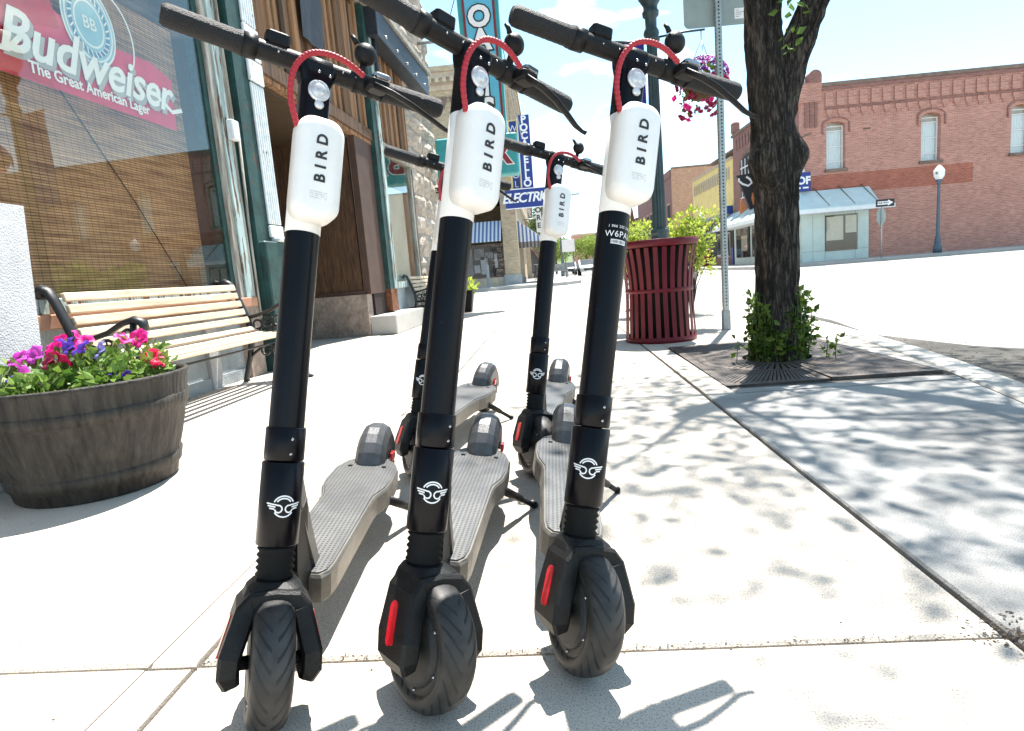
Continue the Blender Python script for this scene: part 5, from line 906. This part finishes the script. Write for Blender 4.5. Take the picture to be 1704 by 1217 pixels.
# glazed corner shop: tile panels, window, sloping metal canopy
mat('pale_tile', (.55, .66, .62), .3, var=.08, scale=2); mat('canopy_metal', (.62, .74, .72), .4, .1, var=.1, scale=2); mat('canopy_white', (.78, .8, .8), .5, var=.05); mat('blind_beige', (.6, .54, .45), .8, var=.1)
sh_ = B('shop_front', 'pale_tile', RB, (-.08, -.14, 0), (2.9, -.003, 2.4))
for x_ in (.4, .95, 2.3): B('tile_joint', 'trim_dark', sh_, (x_, -.143, .02), (x_+.012, -.141, 2.4))
B('tile_joint', 'trim_dark', sh_, (-.07, -.143, .45), (2.88, -.141, .462)); B('shop_window', 'trim_dark', sh_, (.95, -.17, .42), (2.4, -.144, 2.05)); B('room', 'dark_room', sh_, (.98, -.176, .46), (2.36, -.171, 2.0)); B('window_blind', 'blind_beige', sh_, (1.0, -.185, .9), (1.75, -.178, 1.98)); B('window_blind', 'blind_beige', sh_, (1.85, -.185, 1.2), (2.34, -.178, 1.98)); B('pane', 'far_glass', sh_, (.97, -.2, .44), (2.38, -.196, 2.03))
B('shop_side', 'pale_tile', RB, (-.1, -.0, 0), (-.03, 10.3, 3.2)); 
for y0 in (.8, 4.2, 7.2): w_ = B('shop_window', 'dark_room', RB, (-.16, y0, .42), (-.105, y0+2.5, 2.2)); B('pane', 'far_glass', w_, (-.2, y0+.03, .45), (-.196, y0+2.47, 2.17)); B('goods', 'blind_beige', w_, (-.19, y0+.3, .8), (-.17, y0+1.4, 1.7))
cp = MB().loft([[(-.1, 10.4, 3.15), (-1.4, 10.4, 2.3), (-1.4, 10.4, 2.34), (-.1, 10.4, 3.2)], [(-.1, -.15, 3.15), (-1.4, -1.2, 2.3), (-1.4, -1.2, 2.34), (-.1, -.15, 3.2)], [(2.9, -.15, 3.15), (2.9, -1.2, 2.3), (2.9, -1.2, 2.34), (2.9, -.15, 3.2)]]).build('canopy', 'canopy_metal', RB); MB().loft([[(-1.42, 10.4, 2.14), (-1.3, 10.4, 2.14), (-1.3, 10.4, 2.3), (-1.42, 10.4, 2.3)], [(-1.42, -1.22, 2.14), (-1.3, -1.1, 2.14), (-1.3, -1.1, 2.3), (-1.42, -1.22, 2.3)], [(3.5, -1.22, 2.14), (3.5, -1.1, 2.14), (3.5, -1.1, 2.3), (3.5, -1.22, 2.3)]]).build('canopy_edge', 'canopy_white', RB)
B('canopy_soffit', 'canopy_white', RB, (-1.3, -1.1, 2.16), (2.9, -.15, 2.2)); B('canopy_soffit', 'canopy_white', RB, (-1.3, -.15, 2.16), (-.2, 10.3, 2.2))
for x_ in (.5, 1.6, 2.6): MB().tube([(x_, -.02, 3.35), (x_+.25, -1.1, 2.42)], .018, 6).build('tie_rod', 'trim_dark', RB)
for y_ in (1, 4, 7): MB().tube([(-.02, y_, 3.35), (-1.3, y_+.3, 2.42)], .018, 6).build('tie_rod', 'trim_dark', RB)
MB().tube([(.05, -.03, 3.2), (.05, -.03, 4.6), (.35, -.06, 4.7)], .02, 6).tube([(-.1, -.05, 5.6), (.4, -.05, 5.75)], .03, 6).tube([(2.7, -.03, 5.75), (3.0, -.03, 5.75)], .03, 6).build('wall_pipe', 'trim_dark', RB)
# signs on the west front
BS = empty('shop_sign', (11.82, 29.7, 0), label='blue and white shop sign just right of the tree trunk', cat='sign'); bb_ = B('panel', 'sign_blue', BS, (-.75, -.1, 3.36), (.3, .05, 4.2)); lt = MB(); plane_text(lt, 'OOF', .46, (-.2, -.11, 3.82), ux, uz, bold=.02, ext=.004); 
for x_, w_ in ((-.62, .3), (-.25, .1), (-.05, .25)): lt.box((x_, -.112, 3.48), (x_+w_, -.102, 3.55))
lt.build('lettering', 'print_white', bb_); lt = MB(); lt.loft([[(-.5, y_, 4.2), (.05, y_, 4.2), (.05, y_, 4.32), (-.22, y_, 4.45), (-.5, y_, 4.32)] for y_ in (-.1, -.05)]); lt.build('crest', 'blind_beige', bb_)
BK = empty('pointed_sign', (10.9, 36.2, 0), label='black pointed sign with a white horn shape left of the tree trunk', cat='sign'); mat('sign_orange', (.6, .2, .06), .5, var=.2)
pb = MB().loft([[(-.1, y_, 5.1), (1.1, y_, 5.2), (1.1, y_, 3.3), (.6, y_, 3.2)] for y_ in (-.1, .1)]).build('panel', 'print_black', BK); vs, fs = stroke([(.0, 4.95), (.0, 4.8), (.2, 4.62), (.5, 4.5), (.7, 4.65), (.6, 4.85), (.4, 5.0)], .11); MB().add([(x_, -.106, z_) for x_, z_ in vs], fs).build('horn', 'print_white', pb); vs, fs = stroke([(.8, 4.1), (.75, 3.8), (.85, 3.45)], .2); MB().add([(x_, -.106, z_) for x_, z_ in vs], fs).build('orange_mark', 'sign_orange', pb); vs, fs = stroke([(-.3, 3.6), (-.05, 3.3)], .4); MB().loft([[(.1, y_, 3.9), (.45, y_, 3.25), (.05, y_, 3.0)] for y_ in (-.02, .05)]).build('side_plate', 'sign_orange', BK); MB().tube([(.5, 0, 4.2), (1.1, 0, 4.2)], .04, 6).build('bracket', 'galv', BK)

# yellow building, second brick building
YB = empty('yellow_building', (11.9, 40.6, .16), label='yellow painted two storey building with dentil pattern beside the brick one', cat='building'); B('wall', 'yellowpaint', YB, (0, 0, 3.4), (10, 10.8, 6.55)); B('coping', 'trim_tan', YB, (-.1, 0, 6.55), (10, 10.8, 6.7)); B('fascia', 'grey_stone', YB, (-.05, 0, 2.3), (0, 10.8, 3.4)); B('shop_front', 'dark_room', YB, (-.02, .1, 0), (0.5, 10.7, 2.3)); mat('blue_trim', (.03, .07, .3), .5, var=.1)
dk_ = MB().box((-.06, -.1, 0), (-.002, .1, .75)).mesh('dentil', 'trim_tan')
for k in range(18): inst('dentil', dk_, YB, (0, .8+k*.55, 5.4))
for k in range(6): w_ = B('transom_window', 'dark_room', YB, (-.08, .5+k*1.7, 2.45), (-.055, 1.9+k*1.7, 3.2)); B('pane', 'far_glass', w_, (-.1, .52+k*1.7, 2.47), (-.098, 1.88+k*1.7, 3.18))
for y0 in (.0, 10.4): B('corner_strip', 'blue_trim', YB, (-.12, y0, 0), (-.03, y0+.4, 1.1)); B('lamp_bracket', 'blue_trim', YB, (-.5, y0, 3.2), (-.06, y0+.3, 3.7))
for y0 in (.8, 6.0): w_ = B('shop_window', 'trim_tan', YB, (-.06, y0, .5), (-.022, y0+3, 2.1)); B('room', 'dark_room', w_, (-.08, y0+.1, .6), (-.064, y0+2.9, 2.0)); B('pane', 'far_glass', w_, (-.1, y0+.1, .6), (-.098, y0+2.9, 2.0))
B('bulkhead', 'dark_brick', YB, (-.1, .4, 0), (-.024, 10.4, .5))
BB2 = empty('old_brick_building', (11.9, 59.5, .16), label='older brick building with pale orange side wall and stepped parapet', cat='building'); B('side_wall', 'orange_brick', BB2, (0.02, 0, 0), (22, .4, 8.9)); B('body', 'trim_dark', BB2, (.3, .4, 0), (22, 22, 8.3)); B('front_wall', 'dark_brick', BB2, (0, .41, 2.6), (.29, 22, 8.3)); B('shop_band', 'pale_tile', BB2, (-.3, .5, 2.3), (-.0, 22, 2.9)); B('shop_front', 'dark_room', BB2, (.0, .5, 0), (.28, 22, 2.3)); B('parapet', 'dark_brick', BB2, (-.1, .4, 8.3), (.3, 7, 8.9)); B('parapet', 'dark_brick', BB2, (-.1, 7, 8.3), (.3, 14, 8.6)); B('coping', 'trim_dark', BB2, (.02, -.06, 8.9), (22, .45, 9.05))
for k in range(8): w_ = B('window', 'dark_room', BB2, (-.03, 1.2+k*2.5, 3.6), (-.005, 2.4+k*2.5, 5.8)); B('arch_head', 'orange_brick', w_, (-.05, 1.1+k*2.5, 5.8), (-.004, 2.5+k*2.5, 6.0))
for k, (y0, y1, h) in enumerate(((82, 110, 6.0), (115, 160, 8))): rb_ = empty('row_building', (11.9, y0, .16), label=['low dark building past the old brick one on the right', 'far brick building at the end of the right side'][k], cat='building', group='far buildings on the right side'); B('wall', 'dark_brick' if k else 'trim_tan', rb_, (0, 0, 0), (14, y1-y0, h)); B('cornice', 'trim_dark', rb_, (-.2, 0, h), (14, y1-y0, h+.4)); B('shop_front', 'dark_room', rb_, (-.03, .5, .3), (-.003, y1-y0-.5, 2.6))
FB = empty('distant_block', (2, 190, 0), label='distant reddish block above the trees at the end of the street', cat='building'); B('wall', 'red_brick', FB, (6, 0, 0), (22, 12, 10.5)); B('wall', 'orange_brick', FB, (18, 5, 0), (34, 15, 12.5)); B('cornice', 'trim_tan', FB, (5.8, -.2, 10.5), (22.2, 12, 11))

# ============================================================ FAR STREET FURNITURE
def far_lamp(x, y, label, z0=.16, flag=False):
    t = empty('street_lamp', (x, y, z0), label=label, cat='street lamp', group='globe street lamps across the intersection'); MB().lathe([(.17, 0), (.17, .25), (.12, .35), (.11, .6), (.075, .75), (.055, 2.85), (.09, 2.9), (.07, 2.95), (.13, 3.02), (.14, 3.06)], 14).build('post', 'steel_blue2', t); MB().lathe([(.12, 3.06), (.22, 3.2), (.24, 3.42), (.12, 3.58), (.03, 3.66)], 6, sm=False).build('globe', 'globe', t)
    mb = MB()
    for k in range(4): a = k*pi/2+.6; mb.box((.2*cos(a)-.03, .2*sin(a)-.03, 3.28), (.2*cos(a)+.03, .2*sin(a)+.03, 3.36))
    mb.build('globe_clips', 'trim_dark', t)
    if flag: B('flag', 'trim_dark', t, (-.5, -.01, 2.3), (.45, .01, 2.95))
mat('steel_blue2', (.09, .13, .17), .5, .2, var=.2); far_lamp(16.75, 28.0, 'globe street lamp in front of the brick side wall'); far_lamp(10.6, 43.5, 'globe street lamp in front of the yellow building', flag=True)
OW = empty('one_way_sign', (13.98, 27.15, .14), label='one way arrow sign on a thin post before the brick wall', cat='sign'); MB().tube([(0, 0, 0), (0, 0, 2.35)], .03, 8).build('post', 'galv', OW); op = B('arrow_panel', 'print_black', OW, (-.26, -.05, 2.1), (.48, -.035, 2.4)); mb = MB(); mb.loft([[(x_, y_, z_) for x_, z_ in ((-.2, 2.18), (.22, 2.18), (.22, 2.13), (.43, 2.25), (.22, 2.37), (.22, 2.32), (-.2, 2.32))] for y_ in (-.056, -.051)]); ar = mb.build('arrow', 'print_white', op); mb = MB(); plane_text(mb, 'ONE WAY', .1, (.02, -.058, 2.25), ux, uz, bold=.003, ext=.0005); mb.build('lettering', 'print_black', ar)
MB().loft([[(x_*.2, y_, 1.72+z_*.38) for x_, z_ in [(cos(R(22.5+k*45)), sin(R(22.5+k*45))) for k in range(8)]] for y_ in (.035, .045)]).build('stop_back', 'sign_back', OW)
RC = empty('trash_can', (10.4, 41.5, .16), label='small red litter bin by the far lamp at the yellow building', cat='trash can'); MB().lathe([(.3, 0), (.3, .9), (.34, .95), (.34, 1.0), (.2, 1.15)], 16).build('body', 'can_red', RC); MB().lathe([(.34, .9), (.35, .94), (.34, .98)], 16, caps=False).build('rim', 'can_red', RC)
# cars
def car(loc, rz, col, label, L=4.6):
    t = empty('parked_car', loc, rz, label=label, cat='car', group='cars far down the street'); mat('paint_'+col[0], col[1], .25, .3, var=.05, coat=.7); mat('car_glass', (.03, .04, .05), .08, var=.1)
    side = [(-2.3, .35), (-2.3, .75), (-2.1, .9), (-1.2, 1.0), (-.5, 1.45), (.9, 1.48), (1.7, 1.05), (2.25, .95), (2.3, .4)]
    MB().loft([[(x_*(1 if i in (1, 2) else .93) * .9, y_, z_ if i in (1, 2) else z_*.97+.02) for y_, z_ in side] for i, x_ in enumerate((-.95, -.9, .9, .95))]).build('body', 'paint_'+col[0], t)
    MB().loft([[(x_, -1.3, 1.0), (x_, -.56, 1.45), (x_, -.5, 1.4), (x_, -1.2, .98)] for x_ in (-.72, .72)]).build('windscreen', 'car_glass', t); MB().box((-.84, -.4, 1.05), (.84, 1.0, 1.4)).build('side_windows', 'car_glass', t)
    for sx in (-1, 1):
        B('headlight', 'clear_lens', t, (sx*.66-.16, -2.325, .6), (sx*.66+.16, -2.27, .74)) ; B('mirror', 'paint_'+col[0], t, (sx*.95-.1, -.75, 1.0), (sx*.95+.1, -.6, 1.14))
        for yy in (-1.4, 1.4): w_ = MB().loft(ringx((sx*.78, yy, .33), [(.1, -.1), (.33, -.1), (.33, .1), (.1, .1)], 18)).build('wheel', 'black_rubber', t); MB().loft(ringx((sx*.86, yy, .33), [(.02, -.02), (.2, -.02), (.2, .02), (.02, .02)], 14)).build('rim', 'galv', w_)
    B('grille', 'print_black', t, (-.45, -2.33, .45), (.45, -2.27, .62)); B('number_plate', 'print_white', t, (-.2, -2.345, .38), (.2, -2.332, .46)); return t
car((3.75, 60, .02), 0, ('silver', (.32, .34, .36)), 'silver sedan driving towards the camera down the street'); car((2.35, 72, .02), 0, ('dark', (.03, .04, .045)), 'dark car parked at the left kerb beyond the scooters'); car((2.5, 80, .02), 0, ('white', (.75, .75, .75)), 'white car parked behind the dark one at the left kerb'); car((3.0, 96, .02), 0, ('grey', (.3, .32, .34)), 'small grey car far down the street on the left'); car((7.9, 92, .02), pi, ('maroon', (.2, .03, .03)), 'maroon car far down the street on the right')
# far street poles, sign board, signal, bench, bicycle
UP = empty('utility_pole', (1.15, 50, .16), label='slim dark light pole down the street with a long arm', cat='pole'); MB().tube([(0, 0, 0), (0, 0, 6.4)], .07, 8).tube([(0, 0, 6.0), (1.2, 0, 6.3)], .03, 6).build('pole', 'steel_blue2', UP); B('lamp_head', 'galv', UP, (1.1, -.1, 6.26), (1.7, .1, 6.36)); MB().lathe([(.16, 0), (.16, .5), (.1, .6)], 10).build('base', 'steel_blue2', UP)
WB = empty('sign_board', (1.45, 44, .16), label='white sign board on two posts down the left pavement', cat='sign'); B('board', 'print_white', WB, (-.38, 0, 1.75), (.5, .04, 2.6)); MB().tube([(-.2, 0, 0), (-.2, 0, 1.75)], .03, 6).tube([(.4, 0, 0), (.4, 0, 1.75)], .03, 6).build('posts', 'steel_blue2', WB)
for k, (x_, y_) in enumerate(((-.2, 66), (3.6, 110))): ts = empty('traffic_signal', (x_+1, y_, .1), label=['dark traffic signal on a pole at the left kerb', 'far traffic signal above the cars'][k], cat='traffic light', group='far traffic signals'); MB().tube([(0, 0, 0), (0, 0, 4.6)], .06, 6).build('pole', 'steel_blue2', ts); B('head', 'print_black', ts, (-.2, -.2, 3.6), (.2, .1, 4.7))
FBN = empty('stone_bench', (.75, 46, .16), label='grey bench on the far left pavement before the parked cars', cat='bench'); B('seat', 'grey_stone', FBN, (-.7, 0, .45), (.7, .5, .55)); B('side', 'grey_stone', FBN, (-.7, 0, 0), (-.5, .5, .448)); B('side', 'grey_stone', FBN, (.5, 0, 0), (.7, .5, .448)); B('backrest', 'grey_stone', FBN, (-.7, .44, .552), (.7, .5, 1.0))
BY = empty('bicycle', (-.75, 40, .16), R(80), label='small bicycle leaning by the shop fronts on the left', cat='bicycle')
for x_ in (-.5, .5): MB().tube([(x_+.33*cos(k*pi/10), 0, .34+.33*sin(k*pi/10)) for k in range(21)], .018, 5).build('wheel', 'black_rubber', BY)
MB().tube([(-.5, 0, .34), (-.15, 0, .8), (.35, 0, .85), (.5, 0, .34)], .02, 5).tube([(-.5, 0, .34), (0, 0, .34), (.35, 0, .85)], .02, 5).tube([(0, 0, .34), (-.15, 0, .9)], .02, 5).build('frame', 'steel_blue', BY); MB().tube([(.35, 0, .85), (.32, 0, 1.0), (.32, .25, 1.02)], .015, 5).tube([(.32, 0, 1.0), (.32, -.25, 1.02)], .015, 5).build('handlebar', 'galv', BY); MB().ball((-.16, 0, .93), .1, 8, sq=(1.2, .6, .4)).build('saddle', 'black_rubber', BY)
# far trees
def tree(x, y, h, r_, n, lab, seed, mt='far_leaf', z0=.1):
    random.seed(seed); t = empty('street_tree', (x, y, z0), label=lab, cat='tree', group='far street trees'); MB().tube([(0, 0, 0), (.05, 0, h*.3), (0, .05, h*.55)], [.16, .12, .08], 7).tube([(0, 0, h*.35), (r_*.4, 0, h*.65)], [.07, .03], 6).tube([(0, 0, h*.4), (-r_*.4, .1, h*.7)], [.07, .03], 6).build('trunk', 'bark', t); mb = MB()
    for k in range(n): a = random.uniform(0, 6.3); e = random.uniform(-.9, 1.4); q = V((r_*.75*cos(a)*cos(e)*random.uniform(.4, 1), r_*.75*sin(a)*cos(e)*random.uniform(.4, 1), h*.66+h*.27*sin(e))); leaf_cluster(mb, q, r_*.33, 120, r_*.085, (1, 1, .8), 0)
    mb.build('crown', mt, t)
leafmat('far_leaf', (.05, .11, .02), (.16, .25, .05), .35); leafmat('lime_leaf', (.16, .24, .03), (.36, .45, .1), .4)
tree(-.1, 47.5, 5.6, 1.5, 34, 'dark green street tree behind the blue stacked letter sign', 1); tree(1.2, 90, 5.2, 2.6, 24, 'bright green tree at the left kerb far down the street', 2, 'lime_leaf'); tree(6.4, 104, 5.5, 3.2, 26, 'broad lime tree in the middle distance above the cars', 3, 'lime_leaf'); tree(3.5, 140, 7.5, 3.4, 22, 'far dark tree at the end of the street', 4); tree(8.8, 75, 4.2, 1.4, 18, 'tree at the right kerb in front of the old brick building', 5); tree(10.3, 110, 6.0, 2.6, 18, 'darker tree at the right kerb far down the street', 6); tree(9.4, 130, 7, 3, 18, 'far tree right of the street end', 7, 'lime_leaf')
# low hill closing the view
MB().loft([[(x_, 700, -1), (x_, 760+40*sin(x_*.01), 22+9*N.noise((x_*.004, 2, 0))), (x_, 900, -1)] for x_ in range(-900, 901, 60)], closed=False, sm=True).build('hills', 'far_leaf', kind='structure')
